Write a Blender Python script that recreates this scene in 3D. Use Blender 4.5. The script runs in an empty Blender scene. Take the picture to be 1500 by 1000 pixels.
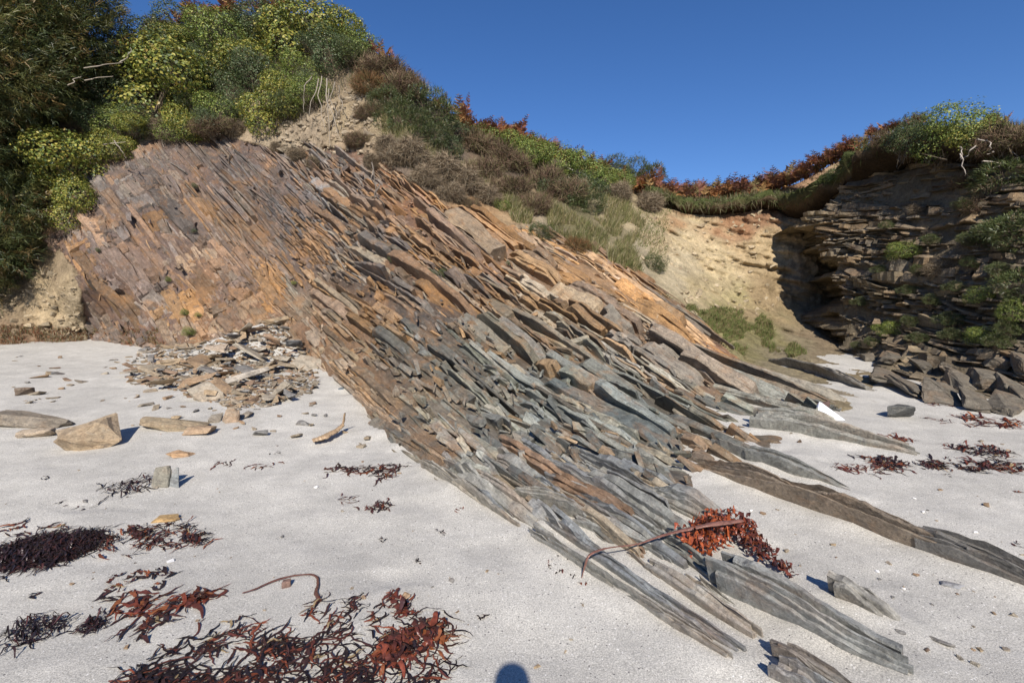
import bpy, bmesh, math, random
import numpy as np
from mathutils import Vector, Matrix
PI = math.pi
rs = np.random.RandomState(11)
random.seed(11)
SC = bpy.context.scene
COL = SC.collection

# ------------------------------------------------------------------ camera, sky, sun, exposure
EYE = np.array([0.0, 0.0, 1.6]); FPX = 708.0; PITCH = math.atan(50.0 / FPX)
cam_d = bpy.data.cameras.new('camera'); cam = bpy.data.objects.new('camera', cam_d); COL.objects.link(cam)
cam_d.sensor_width = 36.0; cam_d.lens = 36.0 * FPX / 1500.0
cam_d.clip_start = 0.02; cam_d.clip_end = 5000
cam.location = EYE.tolist(); cam.rotation_euler = (PI / 2 - PITCH, 0, 0)
SC.camera = cam
SUN_EL = math.radians(36.0)
world = bpy.data.worlds.new('World'); SC.world = world; world.use_nodes = True
wn = world.node_tree.nodes; wl = world.node_tree.links
sky = wn.new('ShaderNodeTexSky'); sky.sky_type = 'NISHITA'; sky.sun_disc = False
sky.sun_elevation = SUN_EL; sky.sun_rotation = PI          # the sun stands behind the camera (-y)
sky.air_density = 1.0; sky.dust_density = 0.0; sky.ozone_density = 5.0; sky.altitude = 0
hs = wn.new('ShaderNodeHueSaturation'); hs.inputs['Saturation'].default_value = 1.16
tn = wn.new('ShaderNodeMix'); tn.data_type = 'RGBA'; tn.blend_type = 'MULTIPLY'; tn.inputs[0].default_value = 1.0; tn.inputs[7].default_value = (0.98, 0.94, 1.10, 1)
wl.new(sky.outputs[0], hs.inputs['Color']); wl.new(hs.outputs[0], tn.inputs[6]); wl.new(tn.outputs[2], wn['Background'].inputs[0]); wn['Background'].inputs[1].default_value = 0.078
sun_d = bpy.data.lights.new('sun', 'SUN'); sun = bpy.data.objects.new('sun', sun_d); COL.objects.link(sun)
sun_d.energy = 4.6; sun_d.angle = math.radians(0.53); sun_d.color = (1.0, 0.93, 0.83)
sun.rotation_euler = (PI / 2 - SUN_EL, 0, 0); sun.location = (0, -20, 20)
SC.view_settings.view_transform = 'Standard'; SC.view_settings.look = 'None'
SC.view_settings.exposure = 0.5; SC.view_settings.gamma = 1.0
SC.cycles.max_bounces = 5; SC.cycles.diffuse_bounces = 3; SC.cycles.transparent_max_bounces = 6

# ------------------------------------------------------------------ photo <-> world
CP, SP = math.cos(PITCH), math.sin(PITCH)
def raydir(px, py):
    a = (np.asarray(px, float) - 750) / FPX; b = (500 - np.asarray(py, float)) / FPX
    d = np.stack([a, CP + b * SP, -SP + b * CP], -1)
    return d / d[..., 1:2]
def at(px, py, Y):
    return EYE + raydir(px, py) * np.asarray(Y, float)[..., None]
def project(P):
    q = np.asarray(P, float) - EYE
    f = q[..., 1] * CP - q[..., 2] * SP; u = q[..., 1] * SP + q[..., 2] * CP
    f = np.maximum(f, 1e-3)
    return 750 + FPX * q[..., 0] / f, 500 - FPX * u / f

# ------------------------------------------------------------------ noise
def _h(ix, iy, iz, seed):
    h = (ix.astype(np.int64) * 374761393 + iy.astype(np.int64) * 668265263 + iz.astype(np.int64) * 2147483647 + seed * 974634541) & 0xFFFFFFFF
    h = ((h ^ (h >> 13)) * 1274126177) & 0xFFFFFFFF
    h = ((h ^ (h >> 16)) * 2246822519) & 0xFFFFFFFF
    return ((h ^ (h >> 15)) & 0xFFFFFF) / float(0xFFFFFF)
def vnoise(p, seed=0):
    p = np.asarray(p, float); i = np.floor(p).astype(np.int64); f = p - i; f = f * f * (3 - 2 * f)
    r = 0
    for a in (0, 1):
        for b in (0, 1):
            for c in (0, 1):
                w = (f[..., 0] if a else 1 - f[..., 0]) * (f[..., 1] if b else 1 - f[..., 1]) * (f[..., 2] if c else 1 - f[..., 2])
                r = r + w * _h(i[..., 0] + a, i[..., 1] + b, i[..., 2] + c, seed)
    return r * 2 - 1
def fbm(p, oct=4, seed=0, gain=0.5):
    s = 0; a = 1.0; p = np.asarray(p, float)
    for k in range(oct):
        s = s + a * vnoise(p, seed + k * 17); p = p * 2.03 + 11.7; a *= gain
    return s
def in_poly(px, py, poly):
    px = np.asarray(px); py = np.asarray(py); ins = np.zeros(px.shape, bool)
    n = len(poly)
    for k in range(n):
        x0, y0 = poly[k]; x1, y1 = poly[(k + 1) % n]
        c = ((y0 > py) != (y1 > py)) & (px < (x1 - x0) * (py - y0) / (y1 - y0 + 1e-12) + x0)
        ins ^= c
    return ins
class TPS:
    def __init__(s, ctrl):
        c = np.array(ctrl, float); s.x = c[:, :2] / 500.0; v = np.log(c[:, 2]); n = len(c)
        A = np.zeros((n + 3, n + 3)); A[:n, :n] = s.k(s.x, s.x) + np.eye(n) * 1e-4
        A[:n, n] = 1; A[:n, n + 1:] = s.x; A[n, :n] = 1; A[n + 1:, :n] = s.x.T
        s.w = np.linalg.solve(A, np.concatenate([v, np.zeros(3)]))
    @staticmethod
    def k(a, b):
        r2 = ((a[:, None, :] - b[None]) ** 2).sum(-1) + 1e-12
        return r2 * np.log(r2) * 0.5
    def __call__(s, px, py):
        sh = np.shape(px); q = np.stack([np.ravel(px), np.ravel(py)], -1) / 500.0; out = []
        for i in range(0, len(q), 40000):
            c = q[i:i + 40000]
            out.append(s.k(c, s.x) @ s.w[:-3] + s.w[-3] + c @ s.w[-2:])
        return np.exp(np.concatenate(out)).reshape(sh)

# ------------------------------------------------------------------ meshes and objects
def make_mesh(name, V, F, C=None, smooth=False, mats=(), fmat=None):
    V = np.asarray(V, np.float32).reshape(-1, 3)
    if not isinstance(F, list): F = [F]
    F = [np.asarray(f, np.int32) for f in F if len(f)]
    me = bpy.data.meshes.new(name)
    me.vertices.add(len(V)); me.vertices.foreach_set('co', V.ravel())
    loops = np.concatenate([f.ravel() for f in F]); tot = np.concatenate([np.full(len(f), f.shape[1], np.int32) for f in F])
    start = np.concatenate([[0], np.cumsum(tot)[:-1]]).astype(np.int32)
    me.loops.add(len(loops)); me.loops.foreach_set('vertex_index', loops)
    me.polygons.add(len(tot)); me.polygons.foreach_set('loop_start', start)
    if fmat is not None: me.polygons.foreach_set('material_index', np.asarray(fmat, np.int32))
    me.update(calc_edges=True)
    me.polygons.foreach_set('use_smooth', np.full(len(tot), smooth, bool))
    if C is not None:
        C = np.asarray(C, np.float32)
        if C.shape[1] == 3: C = np.concatenate([C, np.ones((len(C), 1), np.float32)], 1)
        a = me.color_attributes.new('Col', 'FLOAT_COLOR', 'POINT'); a.data.foreach_set('color', C.ravel())
    for m in mats: me.materials.append(m)
    me.validate(); me.update()
    return me
class MB:
    def __init__(s): s.V = []; s.F = {}; s.C = []; s.n = 0
    def add(s, V, F, C=None):
        V = np.asarray(V, float).reshape(-1, 3); s.V.append(V)
        if not isinstance(F, list): F = [F]
        for f in F:
            f = np.asarray(f, int)
            if len(f): s.F.setdefault(f.shape[1], []).append(f + s.n)
        C = np.asarray(C if C is not None else (1, 1, 1), float)
        s.C.append(np.broadcast_to(C, (len(V), 3)) if C.ndim == 1 else C); s.n += len(V)
    def mesh(s, name, mat, smooth=False):
        return make_mesh(name, np.concatenate(s.V), [np.concatenate(f) for f in s.F.values()], np.concatenate(s.C), smooth, [mat])
    def obj(s, name, mat, parent=None, smooth=False, origin=None):
        if origin is not None: s.V = [v - np.asarray(origin) for v in s.V]
        o = link(name, s.mesh(name, mat, smooth), parent)
        if origin is not None: o.location = [float(c) for c in origin]
        return o
def link(name, data, parent=None):
    o = bpy.data.objects.new(name, data); COL.objects.link(o)
    if parent is not None: o.parent = parent
    return o
def tag(o, label=None, cat=None, group=None, kind=None):
    if label: o['label'] = label
    if cat: o['category'] = cat
    if group: o['group'] = group
    if kind: o['kind'] = kind
    return o
def empty(name, loc=(0, 0, 0)):
    o = link(name, None); o.location = [float(c) for c in loc]; o.empty_display_size = 0.1
    return o
def norm(v):
    v = np.asarray(v, float); return v / (np.linalg.norm(v, axis=-1, keepdims=True) + 1e-12)

# ------------------------------------------------------------------ materials
def nodes(name):
    m = bpy.data.materials.new(name); m.use_nodes = True; nt = m.node_tree
    return m, nt, nt.nodes['Principled BSDF']
class N:
    """small wrapper to write node trees shortly"""
    def __init__(s, nt): s.nt = nt
    def new(s, t, **kw):
        n = s.nt.nodes.new(t)
        for k, v in kw.items():
            if k.startswith('i_'):
                key = k[2:]; key = int(key) if key.isdigit() else key
                s.set(n.inputs[key], v)
            else: setattr(n, k, v)
        return n
    def set(s, inp, v):
        if hasattr(v, 'is_linked') or hasattr(v, 'links'): s.nt.links.new(v, inp)
        else: inp.default_value = v
    def noise(s, vec, scale, detail=4, rough=0.55, dist=0.0):
        n = s.new('ShaderNodeTexNoise'); s.set(n.inputs['Vector'], vec); n.inputs['Scale'].default_value = scale
        n.inputs['Detail'].default_value = detail; n.inputs['Roughness'].default_value = rough; n.inputs['Distortion'].default_value = dist
        return n.outputs['Fac']
    def math(s, op, a, b=0.0, clamp=False):
        n = s.new('ShaderNodeMath'); n.operation = op; n.use_clamp = clamp; s.set(n.inputs[0], a); s.set(n.inputs[1], b); return n.outputs[0]
    def ramp(s, f, lo, hi, a=0.0, b=1.0):
        n = s.new('ShaderNodeMapRange'); n.clamp = True; s.set(n.inputs[0], f)
        n.inputs[1].default_value = lo; n.inputs[2].default_value = hi; s.set(n.inputs[3], a); s.set(n.inputs[4], b); return n.outputs[0]
    def mix(s, f, a, b, blend='MIX'):
        n = s.new('ShaderNodeMix'); n.data_type = 'RGBA'; n.blend_type = blend
        s.set(n.inputs[0], f); s.set(n.inputs[6], a); s.set(n.inputs[7], b); return n.outputs[2]
    def scale(s, col, f):
        n = s.new('ShaderNodeVectorMath'); n.operation = 'SCALE'; s.set(n.inputs[0], col); s.set(n.inputs[3], f); return n.outputs[0]
    def dot(s, v, w):
        n = s.new('ShaderNodeVectorMath'); n.operation = 'DOT_PRODUCT'; s.set(n.inputs[0], v); n.inputs[1].default_value = tuple(float(c) for c in w); return n.outputs['Value']
    def comb(s, x, y, z):
        n = s.new('ShaderNodeCombineXYZ'); s.set(n.inputs[0], x); s.set(n.inputs[1], y); s.set(n.inputs[2], z); return n.outputs[0]
    def bump(s, h, strength, dist, base=None):
        n = s.new('ShaderNodeBump'); s.set(n.inputs['Height'], h); n.inputs['Strength'].default_value = strength; n.inputs['Distance'].default_value = dist
        if base is not None: s.set(n.inputs['Normal'], base)
        return n.outputs[0]
def rgba(c): return (c[0], c[1], c[2], 1.0)

def rock_material(name, n, t, d, rust=0.40, streak=1.0, bump=0.9, freq=46, cracks=0.32, pale=0.42):
    m, nt, b = nodes(name); q = N(nt)
    pos = q.new('ShaderNodeNewGeometry').outputs['Position']
    U, Vv, W = q.dot(pos, n), q.dot(pos, t), q.dot(pos, d)
    att = q.new('ShaderNodeAttribute'); att.attribute_name = 'Col'; col = att.outputs['Color']
    lam = q.noise(q.comb(q.math('MULTIPLY', U, freq), q.math('MULTIPLY', Vv, 2.6), q.math('MULTIPLY', W, 6.0)), 1.0, 5, 0.68, 0.6)
    blot = q.noise(q.comb(q.math('MULTIPLY', U, 4.5), q.math('MULTIPLY', Vv, 2.2), q.math('MULTIPLY', W, 4.0)), 1.3, 6, 0.68, 0.8)
    blot2 = q.noise(q.comb(q.math('MULTIPLY', U, 7), q.math('MULTIPLY', Vv, 3.2), q.math('MULTIPLY', W, 5.0)), 1.9, 6, 0.68, 0.8)
    blot3 = q.noise(pos, 9.0, 6, 0.7, 0.5)
    stain = q.noise(pos, 1.5, 5, 0.62, 0.4); fine = q.noise(pos, 48, 5, 0.72)
    grit = q.noise(pos, 170, 3, 0.65)
    vo = q.new('ShaderNodeTexVoronoi'); vo.feature = 'DISTANCE_TO_EDGE'; vo.inputs['Scale'].default_value = 1.0
    warp = q.new('ShaderNodeVectorMath'); warp.operation = 'ADD'
    q.set(warp.inputs[0], q.comb(q.math('MULTIPLY', U, 9.0), q.math('MULTIPLY', Vv, 2.4), q.math('MULTIPLY', W, 4.5)))
    q.set(warp.inputs[1], q.comb(q.math('MULTIPLY', blot3, 1.2), q.math('MULTIPLY', blot, 0.9), q.math('MULTIPLY', blot2, 0.8)))
    q.set(vo.inputs['Vector'], warp.outputs[0]); crk = q.ramp(vo.outputs['Distance'], 0.05, 0.005)
    c = q.scale(col, q.ramp(lam, 0.3, 0.7, 1 - 0.30 * streak, 1 + 0.28 * streak))
    c = q.scale(c, q.ramp(blot3, 0.3, 0.7, 0.72, 1.28))
    c = q.mix(q.math('MULTIPLY', q.ramp(blot, 0.53, 0.66), rust), c, rgba((0.27, 0.135, 0.055)))
    c = q.mix(q.math('MULTIPLY', q.ramp(stain, 0.53, 0.64), rust * 0.8), c, rgba((0.36, 0.185, 0.07)))
    c = q.scale(c, q.ramp(stain, 0.46, 0.32, 1.0, 0.68))
    c = q.mix(q.math('MULTIPLY', q.ramp(blot2, 0.56, 0.70), pale), c, rgba((0.33, 0.30, 0.245)))
    c = q.mix(q.math('MULTIPLY', q.ramp(blot2, 0.46, 0.32), 0.55), c, rgba((0.075, 0.07, 0.068)))
    c = q.scale(c, q.ramp(fine, 0.25, 0.75, 0.62, 1.38)); c = q.scale(c, q.ramp(grit, 0.25, 0.75, 0.8, 1.2))
    c = q.scale(c, q.ramp(q.math('MULTIPLY', crk, cracks), 0.0, 1.0, 1.0, 0.42))
    q.set(b.inputs['Base Color'], c)
    q.set(b.inputs['Roughness'], q.ramp(blot, 0.3, 0.7, 0.62, 0.88)); b.inputs['Specular IOR Level'].default_value = 0.3
    h = q.math('ADD', q.math('MULTIPLY', lam, 0.9 * streak), q.math('MULTIPLY', fine, 0.5))
    h = q.math('ADD', h, q.math('MULTIPLY', blot2, 0.5)); h = q.math('ADD', h, q.math('MULTIPLY', grit, 0.16)); h = q.math('ADD', h, q.math('MULTIPLY', blot3, 0.8)); h = q.math('SUBTRACT', h, q.math('MULTIPLY', crk, 0.5 * cracks))
    q.set(b.inputs['Normal'], q.bump(h, bump, 0.022))
    return m
def col_material(name, rough=0.8, spec=0.3, noise_scale=30, amt=0.3, bump=0.0, bdist=0.01, trans=0.0):
    m, nt, b = nodes(name); q = N(nt)
    pos = q.new('ShaderNodeNewGeometry').outputs['Position']
    att = q.new('ShaderNodeAttribute'); att.attribute_name = 'Col'
    f = q.noise(pos, noise_scale, 4, 0.6)
    q.set(b.inputs['Base Color'], q.scale(att.outputs['Color'], q.ramp(f, 0.25, 0.75, 1 - amt, 1 + amt)))
    b.inputs['Roughness'].default_value = rough; b.inputs['Specular IOR Level'].default_value = spec
    if bump: q.set(b.inputs['Normal'], q.bump(f, bump, bdist))
    if trans:
        t = q.new('ShaderNodeBsdfTranslucent'); q.set(t.inputs[0], q.scale(att.outputs['Color'], 1.2))
        mx = q.new('ShaderNodeMixShader'); mx.inputs[0].default_value = trans
        nt.links.new(b.outputs[0], mx.inputs[1]); nt.links.new(t.outputs[0], mx.inputs[2])
        nt.links.new(mx.outputs[0], nt.nodes['Material Output'].inputs[0])
    return m
def sand_material():
    m, nt, b = nodes('beach_sand'); q = N(nt)
    pos = q.new('ShaderNodeNewGeometry').outputs['Position']
    big = q.noise(pos, 0.6, 4, 0.55); mid = q.noise(pos, 5, 4, 0.6); g1 = q.noise(pos, 150, 3, 0.7); g2 = q.noise(pos, 420, 2, 0.7)
    c = q.mix(q.ramp(big, 0.35, 0.65), rgba((0.43, 0.41, 0.37)), rgba((0.50, 0.477, 0.43)))
    c = q.scale(c, q.ramp(mid, 0.3, 0.7, 0.90, 1.10))
    c = q.scale(c, q.ramp(g1, 0.28, 0.72, 0.5, 1.5))
    c = q.scale(c, q.ramp(g2, 0.28, 0.72, 0.72, 1.28))
    vo = q.new('ShaderNodeTexVoronoi'); q.set(vo.inputs['Vector'], pos); vo.inputs['Scale'].default_value = 62
    sep = q.new('ShaderNodeSeparateColor'); q.set(sep.inputs[0], vo.outputs['Color'])
    spot = q.math('MULTIPLY', q.ramp(vo.outputs['Distance'], 0.30, 0.20), q.math('GREATER_THAN', sep.outputs[0], 0.93))
    c = q.mix(spot, c, rgba((0.72, 0.70, 0.66)))
    spot2 = q.math('MULTIPLY', q.ramp(vo.outputs['Distance'], 0.30, 0.20), q.math('LESS_THAN', sep.outputs[0], 0.07))
    c = q.mix(spot2, c, rgba((0.13, 0.12, 0.12)))
    q.set(b.inputs['Base Color'], c); b.inputs['Roughness'].default_value = 0.95; b.inputs['Specular IOR Level'].default_value = 0.15
    n0 = q.bump(mid, 0.35, 0.03)
    q.set(b.inputs['Normal'], q.bump(q.math('ADD', g1, q.math('MULTIPLY', g2, 0.5)), 0.6, 0.006, n0))
    return m
def soil_material():
    m, nt, b = nodes('earth_and_soil'); q = N(nt)
    pos = q.new('ShaderNodeNewGeometry').outputs['Position']
    att = q.new('ShaderNodeAttribute'); att.attribute_name = 'Col'
    a = q.noise(pos, 2.4, 6, 0.65, 0.4); f = q.noise(pos, 16, 5, 0.7); g = q.noise(pos, 70, 3, 0.7)
    c = q.scale(att.outputs['Color'], q.ramp(a, 0.3, 0.7, 0.68, 1.25)); c = q.scale(c, q.ramp(f, 0.25, 0.75, 0.62, 1.35)); c = q.scale(c, q.ramp(g, 0.25, 0.75, 0.75, 1.25))
    q.set(b.inputs['Base Color'], c); b.inputs['Roughness'].default_value = 0.95; b.inputs['Specular IOR Level'].default_value = 0.1
    h = q.math('ADD', q.math('MULTIPLY', a, 2.0), q.math('ADD', f, q.math('MULTIPLY', g, 0.4)))
    q.set(b.inputs['Normal'], q.bump(h, 1.0, 0.06))
    return m

# bedding frame of the main outcrop: steep beds striking towards the camera's right
BN = norm((0.73, 0.40, 0.54))
BT = np.cross(BN, norm((-0.12, -0.72, 0.68))); BT = norm(BT)
if BT[2] > 0: BT = -BT
BD = np.cross(BN, BT); BD = BD if BD[2] > 0 else -BD
# strike frame of the fins standing in the sand
FS = norm((0.46, -0.88, 0)); FN = norm(np.array([.86, .45, .36])); FD = np.cross(FN, FS); FD = FD if FD[2] > 0 else -FD
# right cliff: nearly flat beds
CN = norm((0.10, -0.10, 0.98)); CT = norm(np.cross(CN, (-1, -0.25, 0))); CT = CT if CT[1] < 0 else -CT
CD = np.cross(CN, CT); CD = CD if CD[0] < 0 else -CD
M_ROCK = rock_material('slate', BN, BT, BD)
M_FIN = rock_material('slate_in_the_sand', FN, FS, FD, rust=0.2, streak=0.9, bump=0.6, freq=85)
M_CLIFF = rock_material('flat_bedded_slate', CN, CT, CD, rust=0.2, streak=.55, pale=.12)
M_FRAG = rock_material('loose_slate', norm((0.2, 0.3, 0.93)), norm((1, 0, -0.21)), norm((0, 1, -0.3)), rust=0.16, streak=0.3, bump=0.7, freq=60, cracks=0.3)
M_SAND = sand_material(); M_SOIL = soil_material()
M_LEAF = col_material('leaves', 0.45, 0.45, 40, 0.2, trans=0.22)
M_DRY = col_material('dry_stems', 0.9, 0.15, 40, 0.25)
M_GRASS = col_material('grass', 0.7, 0.25, 40, 0.2, trans=0.2)
M_WEED = col_material('seaweed', 0.27, 0.5, 60, 0.35, bump=0.5, bdist=0.01, trans=0.08)
M_WOOD = col_material('weathered_wood', 0.85, 0.2, 35, 0.4, bump=0.6, bdist=0.02)
M_SHELL = col_material('shell_and_plastic', 0.5, 0.4, 30, 0.06)

# ------------------------------------------------------------------ the beach
def ground_z(x, y):
    x = np.asarray(x, float); y = np.asarray(y, float)
    s = 0.075 * np.logaddexp(0, (y - 2.0) * 2.0) / 2.0
    s = np.where(y > 14, 0.075 * 12 + 0 * y, s)
    P = np.stack([x, y, 0 * x], -1)
    b = 0.04 * fbm(P * 0.55, 3, 5) + 0.013 * fbm(P * 1.9, 4, 9) - 0.022 * np.clip(fbm(P * 3.4, 2, 19) - .35, 0, 1)
    pile = 0.62 * np.exp(-(((x + 5.0) / 1.5) ** 2 + ((y - 10.3) / 1.5) ** 2))
    return s + b * np.clip((y + 2) / 3, 0.3, 1) + pile
ground_exact = ground_z
_gx = np.arange(-14, 14.01, .04); _gy = np.arange(-3, 16.01, .04); _G = ground_exact(*np.meshgrid(_gx, _gy))
def ground_z(x, y):
    fx = np.clip((np.asarray(x, float) + 14) / .04, 0, len(_gx) - 1.001); fy = np.clip((np.asarray(y, float) + 3) / .04, 0, len(_gy) - 1.001)
    i = fx.astype(int); j = fy.astype(int); a = fx - i; b = fy - j
    return (_G[j, i] * (1 - a) + _G[j, i + 1] * a) * (1 - b) + (_G[j + 1, i] * (1 - a) + _G[j + 1, i + 1] * a) * b
def ground_hit(px, py, it=14):
    px = np.asarray(px, float); py = np.asarray(py, float)
    d = raydir(px, py); Y = np.full(px.shape, 5.0)
    lo = np.full(px.shape, 0.8); hi = np.full(px.shape, 14.0)
    for _ in range(26):
        Y = (lo + hi) / 2; P = EYE + d * Y[..., None]
        above = P[..., 2] > ground_z(P[..., 0], P[..., 1])
        lo = np.where(above, Y, lo); hi = np.where(above, hi, Y)
    P = EYE + d * Y[..., None]; P[..., 2] = ground_z(P[..., 0], P[..., 1])
    return P
def gY(px, py): return float(ground_hit(np.array([px]), np.array([py]))[0, 1])
xs = np.concatenate([-np.geomspace(400, 12, 14), np.linspace(-11.7, 11.7, 300), np.geomspace(12, 400, 14)])
ys = np.concatenate([-np.geomspace(400, 3, 14), np.linspace(-2.8, 1.2, 24), np.linspace(1.25, 6, 210), np.linspace(6.05, 14, 130), np.geomspace(15, 600, 10)])
gx, gy = np.meshgrid(xs, ys); gz = ground_exact(gx, gy)
nx, ny = len(xs), len(ys); idx = np.arange(nx * ny).reshape(ny, nx)
quads = np.stack([idx[:-1, :-1], idx[:-1, 1:], idx[1:, 1:], idx[1:, :-1]], -1).reshape(-1, 4)
tag(link('beach_sand', make_mesh('beach_sand', np.stack([gx, gy, gz], -1).reshape(-1, 3), quads, None, True, [M_SAND])), 'pale grey shell sand of the beach', None, None, 'structure')

# ------------------------------------------------------------------ hillside and gully: one curved sheet of ground
ctrl = []
for px, py in [(-300, 500), (-100, 500), (60, 500), (130, 498), (300, 502), (430, 505), (490, 560), (560, 645), (650, 705), (750, 765), (850, 780), (950, 770), (1000, 735), (1060, 690), (1120, 660), (1200, 640), (1280, 560), (1200, 522), (1240, 515)]:
    Y = gY(px, py); ctrl.append((px, py, Y))
for px, py in [(490, 612), (560, 700), (650, 765), (750, 830), (850, 845), (950, 835), (1010, 795), (1070, 745), (1130, 712), (1220, 690), (430, 550), (300, 548), (100, 545)]:
    ctrl.append((px, py, gY(px, py) * 1.22))
ctrl += [(-300, 300, 12.0), (-300, 100, 14.5), (0, 440, 12.6), (20, 390, 13.6), (20, 335, 13.8), (62, 370, 13.0), (0, 280, 13.4), (0, 100, 14.5), (115, 420, 11.7), (150, 300, 12.2), (150, 170, 13.6), (200, 80, 15.0),
         (300, 400, 11.9), (300, 300, 12.5), (300, 200, 13.4), (300, 110, 14.6), (300, 25, 16.2), (450, 450, 10.2), (450, 350, 11.2), (450, 250, 12.3), (450, 150, 13.3), (450, 25, 15.6),
         (530, 500, 7.7), (530, 400, 9.2), (530, 300, 10.8), (530, 200, 12.2), (530, 60, 14.4), (600, 580, 5.5), (600, 500, 6.7), (600, 400, 8.4), (600, 300, 10.2), (600, 200, 12.0), (600, 120, 13.8),
         (680, 600, 5.2), (680, 500, 6.7), (680, 400, 8.6), (680, 310, 10.4), (680, 190, 14.6), (750, 700, 3.95), (750, 600, 5.4), (750, 500, 7.0), (750, 400, 9.0), (750, 330, 10.6), (750, 250, 13.6), (750, 205, 16),
         (830, 680, 4.15), (850, 735, 3.62), (900, 700, 3.98), (900, 640, 4.75), (900, 560, 6.2), (900, 480, 7.7), (900, 400, 9.6), (900, 320, 13.2), (900, 250, 17), (980, 660, 4.55), (980, 600, 5.8), (980, 520, 7.4), (980, 450, 9.3), (980, 385, 12.6), (980, 310, 15.2), (980, 285, 17.2),
         (1050, 620, 5.7), (1050, 560, 6.9), (1050, 520, 8.0), (1050, 480, 10.0), (1050, 420, 13.0), (1050, 340, 14.8), (1050, 295, 15.6), (1100, 600, 6.3), (1100, 555, 7.4), (1110, 505, 10.4), (1110, 450, 12.8), (1110, 380, 14.2), (1110, 300, 15.2),
         (1180, 480, 12.6), (1180, 400, 13.8), (1180, 300, 14.8), (1250, 480, 13.2), (1250, 350, 14.4), (1250, 280, 15), (1250, 225, 15.6), (1400, 205, 16.4), (1400, 480, 13.5), (1400, 300, 15.5)]
SHEET = TPS(ctrl)
CREST = np.array([(-500, 90), (-100, 80), (100, 90), (190, 75), (240, 45), (300, 28), (380, 22), (460, 20), (520, 50), (570, 95), (620, 140), (680, 180), (760, 208), (850, 236), (930, 268), (1000, 290), (1060, 290), (1120, 284), (1170, 268), (1220, 240), (1260, 222), (1300, 205), (1420, 205)], float)
BOTT = np.array([(-500, 545), (130, 545), (300, 545), (430, 550), (490, 610), (560, 690), (650, 750), (750, 825), (850, 840), (950, 830), (1000, 790), (1060, 740), (1120, 705), (1200, 680), (1300, 600), (1420, 580)], float)
def crest(px): return np.interp(px, CREST[:, 0], CREST[:, 1])
def bott(px): return np.interp(px, BOTT[:, 0], BOTT[:, 1])
ROCK = [(60, 330), (130, 255), (200, 215), (250, 195), (300, 190), (420, 225), (480, 215), (540, 225), (600, 262), (650, 300), (720, 330), (800, 340), (870, 370), (930, 395), (1000, 450), (1095, 540), (1150, 565), (1230, 600), (1330, 660), (1250, 690),
        (1120, 700), (1060, 715), (985, 760), (900, 785), (820, 785), (750, 770), (650, 708), (560, 648), (488, 562), (440, 510), (130, 512), (115, 400)]
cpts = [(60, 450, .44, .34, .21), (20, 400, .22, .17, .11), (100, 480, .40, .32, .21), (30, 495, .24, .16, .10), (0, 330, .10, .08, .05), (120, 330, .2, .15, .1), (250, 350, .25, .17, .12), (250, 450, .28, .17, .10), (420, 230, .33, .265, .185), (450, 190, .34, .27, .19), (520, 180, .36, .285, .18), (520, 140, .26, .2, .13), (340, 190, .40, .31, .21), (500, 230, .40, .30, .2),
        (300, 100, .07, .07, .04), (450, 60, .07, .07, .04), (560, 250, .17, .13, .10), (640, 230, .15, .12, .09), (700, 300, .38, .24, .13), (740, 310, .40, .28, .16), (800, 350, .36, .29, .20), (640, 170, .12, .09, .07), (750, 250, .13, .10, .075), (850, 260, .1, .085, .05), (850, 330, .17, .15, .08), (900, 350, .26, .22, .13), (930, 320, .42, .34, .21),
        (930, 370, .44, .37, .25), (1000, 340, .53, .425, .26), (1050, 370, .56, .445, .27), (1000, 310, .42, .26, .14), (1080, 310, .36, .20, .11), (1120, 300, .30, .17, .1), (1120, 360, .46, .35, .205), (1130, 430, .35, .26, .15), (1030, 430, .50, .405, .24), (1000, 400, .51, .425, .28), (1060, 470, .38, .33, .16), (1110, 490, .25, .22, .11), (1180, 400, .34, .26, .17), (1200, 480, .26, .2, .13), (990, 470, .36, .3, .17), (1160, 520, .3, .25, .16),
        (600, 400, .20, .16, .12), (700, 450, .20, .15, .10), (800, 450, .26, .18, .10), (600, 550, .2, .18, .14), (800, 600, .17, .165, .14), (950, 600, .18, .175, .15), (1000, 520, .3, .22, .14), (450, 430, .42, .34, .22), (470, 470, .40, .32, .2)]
CP_ = np.array(cpts)
RC = np.array([(150, 420, 142, 110, 92), (200, 350, 138, 114, 104), (250, 330, 138, 112, 98), (245, 430, 140, 112, 96), (300, 430, 184, 132, 76), (340, 420, 142, 114, 98), (385, 440, 178, 128, 82), (200, 270, 136, 116, 105), (350, 260, 128, 107, 98), (450, 330, 132, 117, 113), (420, 390, 138, 118, 108), (440, 445, 166, 145, 115), (500, 500, 180, 138, 92), (540, 560, 178, 138, 94), (470, 470, 186, 134, 84), (330, 320, 150, 118, 96), (600, 290, 182, 122, 66), (655, 350, 168, 120, 76), (700, 395, 172, 128, 84),
    (540, 400, 116, 98, 84), (560, 340, 128, 110, 98), (650, 430, 116, 92, 74), (720, 420, 128, 98, 82), (720, 470, 142, 114, 84), (600, 480, 108, 98, 88), (700, 520, 118, 112, 97), (640, 540, 128, 115, 96), (800, 440, 178, 142, 100), (850, 400, 188, 146, 102), (920, 400, 198, 142, 88), (950, 480, 164, 138, 113), (1000, 500, 166, 138, 108), (1080, 530, 188, 132, 84), (780, 380, 172, 138, 105), (850, 530, 132, 127, 112), (800, 600, 126, 124, 113), (900, 600, 126, 127, 117), (650, 620, 158, 146, 124), (700, 660, 162, 154, 140), (1000, 620, 132, 128, 115), (1100, 620, 142, 128, 104), (850, 700, 136, 132, 123), (620, 660, 136, 127, 113), (1200, 640, 132, 127, 113), (760, 740, 140, 135, 125)], float)
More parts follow.
